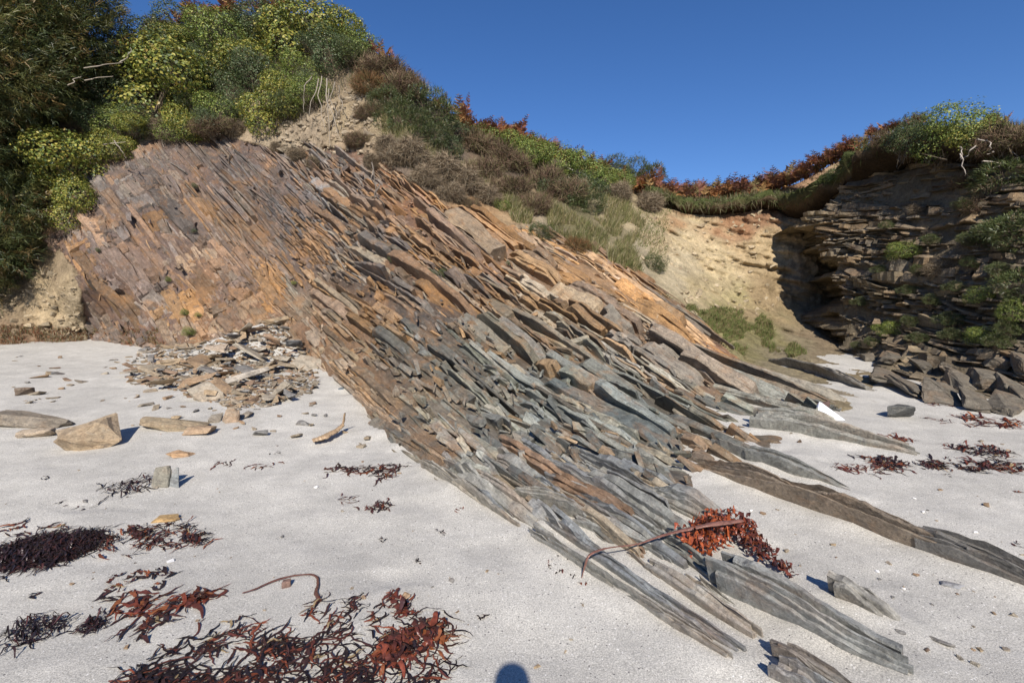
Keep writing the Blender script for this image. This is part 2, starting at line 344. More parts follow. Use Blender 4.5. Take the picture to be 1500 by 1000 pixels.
RCL = ((RC[:, 2:] / 255.0 + .055) / 1.055) ** 2.4 / 1.0
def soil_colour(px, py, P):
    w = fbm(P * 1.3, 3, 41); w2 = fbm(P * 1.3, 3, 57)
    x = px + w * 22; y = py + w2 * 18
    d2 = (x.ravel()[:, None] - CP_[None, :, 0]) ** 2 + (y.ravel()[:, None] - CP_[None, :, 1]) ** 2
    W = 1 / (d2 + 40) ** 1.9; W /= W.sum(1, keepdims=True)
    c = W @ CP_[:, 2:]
    d2 = (x.ravel()[:, None] - RC[None, :, 0]) ** 2 + (y.ravel()[:, None] - RC[None, :, 1]) ** 2; W = 1 / (d2 + 150) ** 1.8; W /= W.sum(1, keepdims=True)
    inr = in_poly(px.ravel(), py.ravel(), ROCK); return np.where(inr[:, None], (W @ RCL * .6 + (W @ RCL).mean(1, keepdims=True) * .25) * np.array([.66, .64, .62]), c)
def sheet_point(px, py, disp=True):
    px = np.asarray(px, float); py = np.asarray(py, float)
    Y = SHEET(px, py); P = at(px, py, Y)
    if disp:
        inr = in_poly(px, py, ROCK)
        rd = norm(P - EYE)
        a = 0.16 * fbm(P * 0.9, 4, 3) + 0.09 * fbm(P * 4.0, 4, 8, .6)
        gull = np.clip((px - 930) / 60, 0, 1) * np.clip((1330 - px) / 60, 0, 1)
        strat = P @ norm((0.25, 0.1, 0.95))
        a = a + gull * (0.15 * fbm(np.stack([P[..., 0] * 1.2, P[..., 1] * 1.2, strat * 7], -1), 5, 77) + 0.10 * fbm(np.stack([P[..., 0] * 4, P[..., 1] * 1.0, P[..., 2] * 0.6], -1), 4, 71))
        uu, vv_ = P @ BN, P @ BT
        lay = 0.07 * np.round(3 * vnoise(np.stack([uu / .16, vv_ / 1.1, 0 * uu], -1), 91)) / 3 + 0.04 * vnoise(np.stack([uu / .05, vv_ / .5, 0 * uu], -1), 92)
        a = np.where(inr, 0.09 + 0.03 * a + lay, a * np.clip((bott(px) - py) / 60.0, 0.15, 1))
        P = P + rd * a[..., None]
    return P
NR, NCOL = 230, 640
cx = np.linspace(-420, 1380, NCOL); tt = np.linspace(0, 1, NR)
PX = np.repeat(cx[None], NR, 0); PY = crest(PX) + (bott(PX) - crest(PX)) * tt[:, None]
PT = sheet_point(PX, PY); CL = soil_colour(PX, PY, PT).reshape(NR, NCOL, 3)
back = []; bc = []
for k, (dy, dz) in enumerate([(90, -3.0), (30, -1.0), (12, -0.5), (5, -0.15), (2, -0.02)]):
    q = PT[0].copy(); q[:, 1] += dy; q[:, 0] *= 1 + dy / 40.0; q[:, 2] += dz; back.append(q); bc.append(np.tile([[.1, .09, .05]], (NCOL, 1)))
PT = np.concatenate([np.array(back), PT]); CL = np.concatenate([np.array(bc), CL])
NR2 = PT.shape[0]; idx = np.arange(NR2 * NCOL).reshape(NR2, NCOL)
quads = np.stack([idx[:-1, :-1], idx[1:, :-1], idx[1:, 1:], idx[:-1, 1:]], -1).reshape(-1, 4)
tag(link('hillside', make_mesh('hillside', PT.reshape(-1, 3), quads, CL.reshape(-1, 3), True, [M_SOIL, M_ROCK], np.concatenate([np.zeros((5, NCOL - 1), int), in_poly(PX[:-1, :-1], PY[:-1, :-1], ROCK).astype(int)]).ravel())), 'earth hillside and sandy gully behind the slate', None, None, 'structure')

# ------------------------------------------------------------------ right cliff base sheet
cc = []
for px, py in [(1235, 518), (1300, 550), (1400, 580), (1500, 600), (1650, 640), (1900, 710)]:
    cc.append((px, py, gY(px, py) + 0.15))
cc += [(1232, 460, 11.3), (1228, 390, 11.6), (1195, 345, 12.3), (1180, 320, 12.6), (1300, 470, 9.9), (1300, 400, 10.3), (1300, 320, 10.9), (1300, 235, 11.6), (1400, 500, 8.2), (1400, 400, 8.8), (1400, 300, 9.5), (1400, 215, 10.2), (1500, 500, 7.1), (1500, 400, 7.6), (1500, 300, 8.2), (1500, 200, 9.0), (1650, 500, 6.0), (1650, 350, 6.6), (1650, 180, 7.6), (1900, 520, 4.9), (1900, 350, 5.3), (1900, 120, 6.2)]
CSHEET = TPS(cc)
CPOLY = [(1242, 545), (1230, 510), (1240, 488), (1228, 460), (1236, 430), (1220, 405), (1229, 385), (1212, 368), (1208, 350), (1180, 325), (1215, 295), (1255, 258), (1300, 228), (1350, 215), (1430, 218), (1510, 214), (1620, 195), (1950, 110), (1950, 760), (1640, 675), (1500, 640), (1400, 610), (1300, 580)]
gx_, gy_ = np.meshgrid(np.linspace(1170, 1960, 280), np.linspace(90, 780, 230))
P = at(gx_, gy_, CSHEET(gx_, gy_)); P = P + norm(P - EYE) * (0.14 + 0.10 * fbm(P * 1.1, 4, 23))[..., None]
ins = in_poly(gx_, gy_, CPOLY); idx = np.arange(P.shape[0] * P.shape[1]).reshape(P.shape[:2])
keep = ins[:-1, :-1] & ins[1:, :-1] & ins[1:, 1:] & ins[:-1, 1:]
quads = np.stack([idx[:-1, :-1], idx[1:, :-1], idx[1:, 1:], idx[:-1, 1:]], -1)[keep]
bm = bmesh.new(); tmp = make_mesh('tmp', P.reshape(-1, 3), quads); bm.from_mesh(tmp); bpy.data.meshes.remove(tmp)
bmesh.ops.delete(bm, geom=[v for v in bm.verts if not v.link_faces], context='VERTS')
be = [e for e in bm.edges if e.is_boundary]
for st in range(9):
    r = bmesh.ops.extrude_edge_only(bm, edges=be); be = [g for g in r['geom'] if isinstance(g, bmesh.types.BMEdge)]
    vsn = [g for g in r['geom'] if isinstance(g, bmesh.types.BMVert)]; cw = np.array([v.co for v in vsn]); nz_ = fbm(cw * np.array([2, 2, 5.0]), 4, 37)
    for v, q in zip(vsn, nz_): v.co += Vector((0.16 + 0.28 * q, 0.36, 0.05 * q))
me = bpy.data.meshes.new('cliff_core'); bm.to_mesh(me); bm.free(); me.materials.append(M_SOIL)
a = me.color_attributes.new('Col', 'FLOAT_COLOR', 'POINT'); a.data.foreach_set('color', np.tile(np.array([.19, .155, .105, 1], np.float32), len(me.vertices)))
cliff_core = me

# ------------------------------------------------------------------ slabs of bedded rock
def wob(rng, K, amp, n=4):
    """smooth random wobble along a slab"""
    n = max(2, min(n, K)); return np.interp(np.linspace(0, 1, K), np.linspace(0, 1, n), rng.normal(0, amp, n))
def laminated(ua, ub, vs, wt, wb, m, rng, rough=0.012, endv=0.05, tilt=0.5):
    """a slab between the bed boundaries ua(v)..ub(v): m laminae, each with its own broken top edge. Returns V (u,v,w), F"""
    V = []; Q = []; R = []; n = 0; K = len(vs); ua = np.broadcast_to(ua, (K,)); ub = np.broadcast_to(ub, (K,))
    cuts = np.concatenate([[0], np.sort(rng.uniform(0.12, 0.88, m - 1)), [1]]) if m > 1 else np.array([0, 1.0])
    slope = rng.uniform(-0.35, 0.75) * tilt
    for l in range(m):
        a = ua + (ub - ua) * cuts[l]; b = ua + (ub - ua) * cuts[l + 1]; T = np.maximum(b - a, 0.004); Tm = float(T.mean())
        vv = vs + np.linspace(rng.normal(0, endv), rng.normal(0, endv), K)
        if m > 1:                                                   # a lamina may break off short
            c = rng.uniform()
            if c < .25: vv = vs[0] + (vv - vs[0]) * rng.uniform(.55, .95)
            elif c < .5: vv = vs[-1] - (vs[-1] - vv) * rng.uniform(.55, .95)
        wl = wt + rng.normal(0, rough * 1.8) + wob(rng, K, rough, 5) + rng.normal(0, rough * .45, K) - slope * (cuts[l] * (ub - ua).mean())
        wr = wl - slope * T + wob(rng, K, rough * .5, 4)
        wm = wl - (wl - wb) * rng.uniform(0.2, 0.45)
        j = 0.06 * Tm + 0.0015
        A = np.stack([a, vv, np.full(K, wb)], -1); M = np.stack([a + wob(rng, K, j * 1.5, 5), vv, wm], -1)
        B = np.stack([a + wob(rng, K, j, 6) + 0.1 * T, vv, wl], -1); B2 = np.stack([a + wob(rng, K, j, 6) - 0.02 * T, vv, wl - 0.14 * Tm - .004], -1)
        C = np.stack([b + wob(rng, K, j, 5), vv, wr], -1); D = np.stack([b, vv, np.full(K, wb)], -1)
        V.append(np.concatenate([A, M, B2, B, C, D])); k = np.arange(K - 1)
        for r in range(5):
            Q.append(np.stack([n + r * K + k, n + r * K + k + 1, n + (r + 1) * K + k + 1, n + (r + 1) * K + k], -1))
        e0 = n + np.arange(6) * K; e1 = e0 + K - 1
        Q.append(np.array([[e0[0], e0[1], e0[4], e0[5]], [e0[1], e0[2], e0[3], e0[4]], [e1[5], e1[4], e1[1], e1[0]], [e1[4], e1[3], e1[2], e1[1]]]))
        n += 6 * K
    return np.concatenate(V), [np.concatenate(Q)]
def small_rot(rng, deg):
    ax = norm(rng.normal(size=3)); return np.array(Matrix.Rotation(math.radians(rng.normal(0, deg)), 3, Vector(ax)))

def bed_field(pfun, poly, n, t, d, pxr, pyr, step, cell):
    """the surface written as w(u, v) in the bedding frame, from a dense sampling of the ground sheet"""
    gx, gy = np.meshgrid(np.arange(pxr[0], pxr[1], step), np.arange(pyr[0], pyr[1], step)); ok = in_poly(gx, gy, poly)
    px, py = gx[ok], gy[ok]; P = pfun(px, py); u, v, w = P @ n, P @ t, P @ d
    u0, v0 = u.min(), v.min(); iu = ((u - u0) / cell).astype(int); iv = ((v - v0) / cell).astype(int)
    S = (iu.max() + 1, iv.max() + 1); cnt = np.zeros(S); ws = np.zeros(S)
    np.add.at(cnt, (iu, iv), 1); np.add.at(ws, (iu, iv), w)
    have = cnt > 0; Wg = np.where(have, ws / np.maximum(cnt, 1), 0); mask = have.copy()
    for it in range(34):
        acc = np.zeros(S); c2 = np.zeros(S)
        for du, dv in ((1, 0), (-1, 0), (0, 1), (0, -1)):
            sh = np.roll(np.roll(Wg * mask, du, 0), dv, 1); sm = np.roll(np.roll(mask.astype(float), du, 0), dv, 1)
            acc += sh; c2 += sm
        new = (~mask) & (c2 > 0); Wg = np.where(new, acc / np.maximum(c2, 1), Wg); mask |= new
        if it == 2: inside = mask.copy()
    Wg = np.where(mask, Wg, np.nan)
    def look(uu, vv):
        a = np.clip(((uu - u0) / cell).astype(int), 0, S[0] - 1); b = np.clip(((vv - v0) / cell).astype(int), 0, S[1] - 1)
        return Wg[a, b], inside[a, b]
    return look, (u0, u.max()), (v0, v.max())

def pick(rng, pal):
    w = np.array([p[0] for p in pal], float); k = rng.choice(len(pal), p=w / w.sum()); return np.array(pal[k][1:])
MAUVE = (.155, .135, .13); TAN = (.33, .275, .20); RUST = (.25, .13, .06); ORANGE = (.46, .23, .075); GREY = (.215, .215, .205); GREEN = (.20, .205, .165); BLUE = (.195, .215, .225); BROWN = (.22, .145, .095); PALE = (.31, .30, .265); DARK = (.10, .10, .098); OCHRE = (.42, .205, .065)
def W(*a): return [(w,) + tuple(c) for w, c in a]
Z_LEFTLOW = W((3, RUST), (3, MAUVE), (2, TAN), (2, BROWN), (1.2, ORANGE), (.7, GREY))
Z_LEFTTOP = W((3, MAUVE), (2.5, TAN), (1.5, BROWN), (1, RUST), (1, GREY))
Z_MID = W((3, MAUVE), (2, TAN), (1.6, BROWN), (1.2, RUST), (1.3, GREY), (.6, ORANGE), (.5, DARK))
Z_ORANGE = W((3, ORANGE), (2.2, RUST), (2, TAN), (1, MAUVE), (1, OCHRE))
Z_RIGHT = W((2.6, TAN), (2.2, ORANGE), (1.5, MAUVE), (1.5, RUST), (1, PALE), (1, OCHRE))
Z_LOW = W((3, GREY), (2.6, GREEN), (2.2, BLUE), (1.5, TAN), (.8, OCHRE), (1, PALE), (.8, DARK), (.6, BROWN))
Z_FOOT = W((3, GREY), (2.4, PALE), (2, BLUE), (2, GREEN), (1.5, TAN), (.9, RUST), (.6, OCHRE))
def rock_colour(px, py, u, v, rng, sat=.84):
    """colour of the rock at a place: smooth field, streaked along the beds"""
    x = px + 30 * float(vnoise(np.array([u * 1.4, v * .5, 1.0]), 5)); y = py + 24 * float(vnoise(np.array([u * 1.4, v * .5, 9.0]), 6))
    d2 = (RC[:, 0] - x) ** 2 + (RC[:, 1] - y) ** 2; w = 1 / (d2 + 150) ** 1.8; c = (w[:, None] * RCL).sum(0) / w.sum()
    s1 = float(vnoise(np.array([u * 3.2, v * .7, 4.0]), 12)); s2 = float(fbm(np.array([u * 1.3, v * .7, 14.0]), 2, 13)) * .8 + rng.normal(0, .12)
    g = c.mean(); c = g + (c - g) * sat
    pal_ = MIX_LOW if py > 470 + (px - 600) * .12 else (MIX_RIGHT if px > 700 else MIX_UP)
    k = pick_at(float(vnoise(np.array([u * 4.0, v * .55, 24.0]), 14)) * .9 + rng.normal(0, .16) + 5.0, pal_)
    m_ = .30 if px < 430 else .46; c = c * (1 - m_) + k * m_
    if s2 > (.36 if py < 540 else .7): c = c * .5 + np.array(OCHRE if py < 500 else RUST) * .5
    return np.clip(c * np.array([.94, 1.0, 1.0]) * (1 + .32 * s1) * rng.uniform(.55, 1.2) * (.88 if px < 470 else 1.0), .03, .75)
MIX_UP = W((2.2, MAUVE), (1.6, BROWN), (1.2, RUST), (1.4, TAN), (1.3, GREY), (1.0, DARK), (.8, OCHRE))
MIX_RIGHT = W((2.0, TAN), (1.6, OCHRE), (1.2, MAUVE), (1.3, RUST), (1.2, PALE), (1.0, GREY), (.6, BROWN))
MIX_LOW = W((2.4, GREY), (2.0, GREEN), (1.4, BLUE), (1.2, TAN), (1.2, DARK), (.9, BROWN), (.9, PALE), (.6, OCHRE))
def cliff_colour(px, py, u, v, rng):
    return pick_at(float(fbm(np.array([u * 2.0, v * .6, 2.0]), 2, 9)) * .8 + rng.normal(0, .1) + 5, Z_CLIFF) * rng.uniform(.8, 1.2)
def pick_at(r, pal):
    w = np.cumsum([p[0] for p in pal]); k = int(np.searchsorted(w / w[-1], r % 1.0)); return np.array(pal[min(k, len(pal) - 1)][1:])
def stack(look, ur, vr, frame, rng, thick, seglen, prot, zonef, poly, depth=0.45, kstep=0.09, wig=0.5, seed=0, rot=2.5, tilt=0.6, bias=0.0):
    n, t, d = frame; out = []; u = ur[0] - .2; bedi = 0
    T0 = 0.1
    while u < ur[1]:
        T = thick(rng, u); bedi += 1; bedp = rng.normal(0, 1.0)
        v = vr[0] - rng.uniform(0, 1.0); w0a, w1a = wig * min(T0, T), wig * T
        while v < vr[1]:
            L = seglen(rng, T, u); vm = v + L / 2
            K = max(4, int(L / kstep)); vs = np.linspace(v, v + L - rng.uniform(0.0, 0.03), K)
            w, ok = look(np.full(K, u + T / 2), vs)
            good = np.isfinite(w)
            if ok.sum() >= 2 and good.all() and np.ptp(w) < .35 + .5 * L:
                kc = K // 2; Pm = (u + T / 2) * n + vm * t + w[kc] * d; px, py = project(Pm)
                if in_view(px, py) and in_poly(px, py, poly):
                    sc, jag = prot(px, py)
                    w = np.polyval(np.polyfit(vs - vm, w, 1), vs - vm)
                    q1 = np.array([u / 0.55, vm / 1.9, seed]); q2 = np.array([u / 0.2, vm / 0.8, seed + 7.0])
                    lo = float(vnoise(q1, 31)) * 1.5 + float(vnoise(q2, 33)) * 0.7
                    e = np.linspace(0, 1, K); pr = sc * (lo + 0.30 * bedp + 0.36 * rng.normal())
                    ramp = rng.uniform(-0.4, 1.1) * sc * (0.5 - e) * 1.5                       # upper end proud, lower end sinks in
                    c0, c1 = rng.uniform(.03, .4) ** 1.3, rng.uniform(.03, .45) ** 1.3
                    cut = -np.clip(1 - e / c0, 0, 1) * sc * rng.uniform(0, 1.5) - np.clip(1 - (1 - e) / c1, 0, 1) * sc * rng.uniform(0, 2.4)
                    wt = w + bias * sc + np.clip(pr, -1.4 * sc, 2.3 * sc) + ramp + cut + wob(rng, K, jag, 6) + rng.normal(0, jag * .4, K)
                    m = 1 if T < 0.05 else (rng.randint(1, 3) if T < 0.1 else rng.randint(1, 4))
                    ua = u + w0a * vnoise(np.stack([vs / 0.9, np.full(K, bedi * 3.7), np.zeros(K)], -1), 51); ub = u + T + w1a * vnoise(np.stack([vs / 0.9, np.full(K, (bedi + 1) * 3.7), np.zeros(K)], -1), 51)
                    V, F = laminated(ua, np.maximum(ub, ua + .008), vs, wt, min(wt.min() - 0.12, w[kc] - depth), m, rng, rough=jag * 0.6 + 0.003, tilt=tilt)
                    P = V[:, :1] * n + V[:, 1:2] * t + V[:, 2:] * d
                    R = small_rot(rng, rot * (2.2 if px < 430 else 1.0)); P = (P - Pm) @ R.T + Pm
                    c = zonef(px, py, u, vm, rng)
                    Cc = np.clip(c * (1 + rng.normal(0, 0.05, (len(P), 1))), 0.02, 0.8)
                    out.append((L * max(T, 0.5 * sc) / max(Pm[1], 1.0) ** 2 * (1.0 if px < 1515 else .01), P, F, Cc))
            v += L
        u += T; T0 = T
    return out
def in_view(px, py): return -60 < px < 1980 and -60 < py < 1080
def emit(out, parent, mat, nparts, stuff_name):
    out = sorted(out[:nparts], key=lambda r: -r[0]) + out[nparts:]
    for area, P, F, C in out[:nparts]:
        mb = MB(); mb.add(P, F, C); mb.obj('slate_plate', mat, parent)
    if len(out) > nparts:
        mb = MB()
        for area, P, F, C in out[nparts:]: mb.add(P, F, C)
        tag(mb.obj(stuff_name, mat, parent), kind='stuff')

outcrop = tag(empty('slate_outcrop', at(600, 600, 5.6)), 'big outcrop of tilted rusty and grey slate running down from the hill into the sand', 'rock outcrop')
outcrop.location = (0, 0, 0)
look, ur, vr = bed_field(lambda a, b: sheet_point(a, b, False), ROCK, BN, BT, BD, (50, 1340), (180, 840), 2.5, 0.06)
def thick_a(r, u):
    if u < 1.2: return r.choice([r.uniform(.04, .10), r.uniform(.10, .25), r.uniform(.25, .6)], p=[.30, .34, .36])
    if u > 4.6: return r.choice([r.uniform(.03, .07), r.uniform(.07, .16), r.uniform(.16, .36)], p=[.34, .34, .32])
    return r.choice([r.uniform(.022, .05), r.uniform(.05, .10), r.uniform(.10, .2), r.uniform(.2, .25)], p=[.42, .33, .21, .04])
def seg_a(r, T, u):
    if u < 1.2: return float(np.clip(r.lognormal(-0.75, 0.7), 0.18, 2.2))
    if u > 4.6: return float(np.clip(r.lognormal(-0.1 + T, 0.6), 0.25, 3.2))
    return float(np.clip(r.lognormal(-0.25 + T * 1.2, 0.6), 0.22, 2.6))
def prot_a(px, py):
    if px < 430 and py > 330: return 0.042, 0.010
    if px < 430: return 0.085, 0.014
    if px > 740 and (py - 330) < (px - 700) * 0.62: return 0.075, 0.009
    if py > 620: return 0.075, 0.010
    return 0.155, 0.019
slabs = stack(look, ur, vr, (BN, BT, BD), np.random.RandomState(5), thick_a, seg_a, prot_a, rock_colour, ROCK, rot=2.4, wig=.3, bias=.15)
def prot_b(px, py):
    a, b = prot_a(px, py); return a * .75, b * .9
slabs2 = stack(look, ur, vr, (BN, BT, BD), np.random.RandomState(15), lambda r, u: r.uniform(.016, .05) if u > 1 else r.uniform(.05, .24), lambda r, T, u: float(np.clip(r.lognormal(-.85 if u > 1 else -1.3, .55), .12, 1.4)), prot_b, rock_colour, ROCK, rot=4.5, wig=.4, seed=3, kstep=.14, depth=.3, bias=-.55)
print('fine slabs', len(slabs2))
slabs.sort(key=lambda r: -r[0]); slabs = slabs[:232] + slabs2 + slabs[232:]
emit(slabs, outcrop, M_ROCK, 232, 'thin_slate_layers')
print('slabs', len(slabs))

cliff = tag(link('slate_cliff', cliff_core), 'dark flat-bedded slate cliff under an overhanging turf edge across the beach', 'cliff')
clook, cur, cvr = bed_field(lambda a, b: at(a, b, CSHEET(a, b)), CPOLY, CN, CT, CD, (1170, 1960), (90, 780), 2.5, 0.06)
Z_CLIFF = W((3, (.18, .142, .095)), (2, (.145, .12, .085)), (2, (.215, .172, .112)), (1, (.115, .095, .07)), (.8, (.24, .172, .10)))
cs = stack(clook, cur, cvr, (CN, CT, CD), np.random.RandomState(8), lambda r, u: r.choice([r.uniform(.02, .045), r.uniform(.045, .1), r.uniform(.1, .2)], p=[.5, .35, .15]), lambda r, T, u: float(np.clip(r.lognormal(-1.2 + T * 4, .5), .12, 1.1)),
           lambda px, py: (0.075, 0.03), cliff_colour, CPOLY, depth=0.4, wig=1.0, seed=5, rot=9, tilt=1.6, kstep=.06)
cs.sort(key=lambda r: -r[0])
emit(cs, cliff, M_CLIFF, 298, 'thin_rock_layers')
print('cliff slabs', len(cs))

# ------------------------------------------------------------------ fins of slate standing in the sand
def fin(name, label, A, B, hs, T, tint, m=4, group=None, lean=1.0, seed=0, sink=0.25, cat='rock slab', rough=0.009, parent=None):
    """a blade of slate standing in the sand along its foot line A -> B; hs: heights along it"""
    rng = np.random.RandomState(seed + 100)
    a, b = [np.asarray(q) if len(q) == 3 else ground_hit(np.array([q[0]]), np.array([q[1]]))[0] for q in (A, B)]
    s = norm(np.array([b[0] - a[0], b[1] - a[1], 0])); L = float(np.hypot(b[0] - a[0], b[1] - a[1]))
    nh = np.array([-s[1], s[0], 0.0]); nh = nh if nh[0] > 0 else -nh
    d = norm(np.array([-nh[0] * 0.42 * lean, -nh[1] * 0.42 * lean, 1.0])); n = np.cross(s, d); n = n if n[0] > 0 else -n
    K = max(10, int(L / 0.05)); vs = np.linspace(0, L, K); e = vs / L
    g = ground_z(a[0] + s[0] * vs, a[1] + s[1] * vs) - a[2]
    prof = np.interp(e, np.linspace(0, 1, len(hs)), hs)
    wt = g + prof + 0.014 * fbm(np.stack([vs * 3, vs * 0 + seed, vs * 0], -1), 3, seed) + rng.normal(0, rough * .3, K)
    V, F = laminated(T * .10 * fbm(np.stack([vs * 2, vs * 0, vs * 0 + seed], -1), 2, 4), T * (1 - .22 * e ** 2), vs, wt, min(-sink, wt.min() - .1), m, rng, rough=rough, endv=0.03, tilt=1.0)
    P = V[:, :1] * n + V[:, 1:2] * s + V[:, 2:] * d
    C = np.clip(np.asarray(tint) * (1 + rng.normal(0, .05, (len(P), 1))), .02, .8)
    mb = MB(); mb.add(P + (a if parent else 0), F, C); o = mb.obj(name, M_FIN, parent)
    if not parent: o.location = a.tolist(); tag(o, label, cat, group)
    return o
G1 = (.23, .232, .218); G2 = (.26, .26, .235); B1 = (.21, .22, .22)
FINS = [
 ('thick wedge of grey slate with red seaweed at its raised end', (1040, 862), (1322, 992), (.16, .19, .17, .13, .10, .08, .06), .17, G1, 5),
 ('long grey slate fin, foremost of the pair the kelp strap is looped over', (780, 792), (1060, 974), (.09, .10, .085, .07, .06, .06, .055), .05, (.27, .262, .235), 3),
 ('long blue-grey slate fin just behind the one the kelp strap is looped over', (866, 822), (1085, 968), (.08, .10, .09, .07, .06, .055, .05), .06, B1, 4),
 ('pale slate strip with a rusty lower end beside the thick wedge', (948, 838), (1098, 938), (.02, .06, .06, .055, .05, .04), .08, (.28, .26, .225), 3),
 ('thin laminated slate strip lying close along the left of the thick wedge', (970, 800), (1090, 895), (.06, .06, .05, .03, 0), .05, (.22, .225, .2), 4),
 ('narrow splinter of slate poking out of sand between the fins', (922, 818), (962, 852), (.04, .035, .02, 0), .02, (.24, .21, .17), 2),
 ('short pointed grey slate block alone on the sand with a pale tip', (1218, 878), (1312, 916), (.12, .13, .09, .05, .02), .10, (.29, .275, .24), 3),
 ('dark-ended slate rib at the bottom edge, upper of the two', (1138, 968), (1275, 1040), (.10, .11, .09, .05, .0), .08, (.2, .195, .18), 4),
 ('blue-grey slate rib at the bottom edge, lower of the two', (1128, 998), (1240, 1050), (.09, .10, .07, .03), .08, B1, 3),
 ('grey laminated slab lying in the sand right of the pale flat stones', (955, 730), (1062, 772), (.08, .14, .14, .09, .04), .15, G1, 6),
 ('long low slate ridge with smooth brown flank ending in dark rock', (1000, 680), (1365, 818), (.02, .08, .15, .20, .20, .17, .12), .12, (.215, .17, .125), 5),
 ('dark grey ribbed slate joining the outer end of the long brown ridge', (1345, 808), (1540, 885), (.11, .14, .14, .12, .09), .16, (.165, .155, .14), 7),
 ('low grey slab behind the long brown ridge, half buried', (1050, 662), (1250, 726), (.10, .13, .12, .06, .0), .14, (.2, .2, .18), 5),
 ('rounded dark slab in the sand at the mouth of the gully', (1130, 533), (1262, 572), (.10, .2, .2, .15, .03), .3, (.22, .205, .175), 5),
 ('tapering tail of grey slate pointing right across the sand', (1105, 628), (1335, 668), (.12, .17, .14, .08, .02), .2, (.23, .225, .195), 6),
 ('grey blocky slab with a pale sharp top edge low on the outcrop', (800, 692), (965, 785), (.14, .17, .15, .10, .04), .12, (.27, .27, .258), 4),
 ('slate slab with smooth tan face leaning beside the kelp fins', (752, 735), (905, 795), (.10, .15, .16, .13, .05), .11, (.27, .26, .225), 5),
 ('thin tan slab edge lowest on the left flank of the outcrop', (618, 688), (752, 778), (.07, .10, .09, .08, .03), .06, (.29, .265, .22), 3),
 ('grey slate edge beside the lowest tan slab of the left flank', (655, 690), (790, 772), (.10, .12, .11, .09, .04), .07, (.28, .25, .21), 4),
 ('long rusty slate edge along the left foot of the outcrop', (470, 530), (560, 640), (.12, .15, .14, .10), .10, (.36, .24, .14), 4),
 ('second rusty slate edge climbing beside the left foot of the outcrop', (520, 585), (640, 690), (.10, .13, .13, .10), .09, (.34, .25, .17), 4),
 ('flat broken slate edge just above the foremost kelp fin', (850, 775), (945, 812), (.07, .09, .07, .03), .08, (.25, .25, .23), 4),
 ('blue-grey slate blade right of the slab with smooth tan face', (835, 735), (960, 800), (.10, .12, .10, .05), .06, B1, 3),
 ('low splintered slate rib between the kelp strap and the pale strip', (1010, 852), (1085, 905), (.04, .045, .03, .0), .04, (.25, .24, .21), 3),
]
for k, f in enumerate(FINS): fin('slate_rock', *f[:6], f[6] + 2, seed=k + 1)

frg = np.random.RandomState(63); FOOT = [(590, 655), (640, 640), (760, 660), (880, 690), (985, 705), (975, 745), (900, 770), (930, 800), (850, 790), (770, 775), (690, 730)]
for k in range(64):
    while True:
        qx, qy = frg.uniform(590, 990), frg.uniform(640, 810)
        if in_poly(np.array(qx), np.array(qy), FOOT): break
    a = ground_hit(np.array([qx]), np.array([qy]))[0]; L = frg.uniform(.35, 1.15); an = math.atan2(-.84, .54) + frg.normal(0, .06)
    a = a - np.array([math.cos(an), math.sin(an), 0]) * L * .45; b = a + np.array([math.cos(an), math.sin(an), 0]) * L; h = frg.uniform(.05, .15)
    c = pick(frg, W((3, GREY), (2, G2), (2, B1), (1.4, TAN), (1, PALE), (.8, BROWN))) * frg.uniform(.8, 1.1)
    fin('slate_plate', None, a, b, (h * .8, h, h * .9, h * frg.uniform(.5, .9), h * frg.uniform(.2, .6)), frg.uniform(.03, .12), c, frg.randint(2, 5), seed=200 + k, parent=outcrop, lean=frg.uniform(.8, 1.4))

# sand blown up against the feet of the blades
me = bpy.data.objects['beach_sand'].data; co = np.empty(len(me.vertices) * 3, np.float32); me.vertices.foreach_get('co', co); co = co.reshape(-1, 3); add = np.zeros(len(co))
near = np.where((np.abs(co[:, 0]) < 9) & (co[:, 1] > 1) & (co[:, 1] < 11))[0]; q2 = co[near, :2]; nz = vnoise(np.concatenate([q2 * 5, np.zeros((len(q2), 1))], 1), 8) * .5 + .6
for f in FINS:
    a = ground_hit(np.array([f[1][0]]), np.array([f[1][1]]))[0][:2]; b = ground_hit(np.array([f[2][0]]), np.array([f[2][1]]))[0][:2]; d = b - a
    t_ = np.clip(((q2 - a) @ d) / (d @ d), 0, 1); dist = np.linalg.norm(q2 - (a + t_[:, None] * d), axis=1)
    add[near] = np.maximum(add[near], .045 * np.exp(-(dist / .11) ** 2) * np.clip(nz, 0, 1.2))
co[:, 2] += add; me.vertices.foreach_set('co', co.ravel()); me.update()

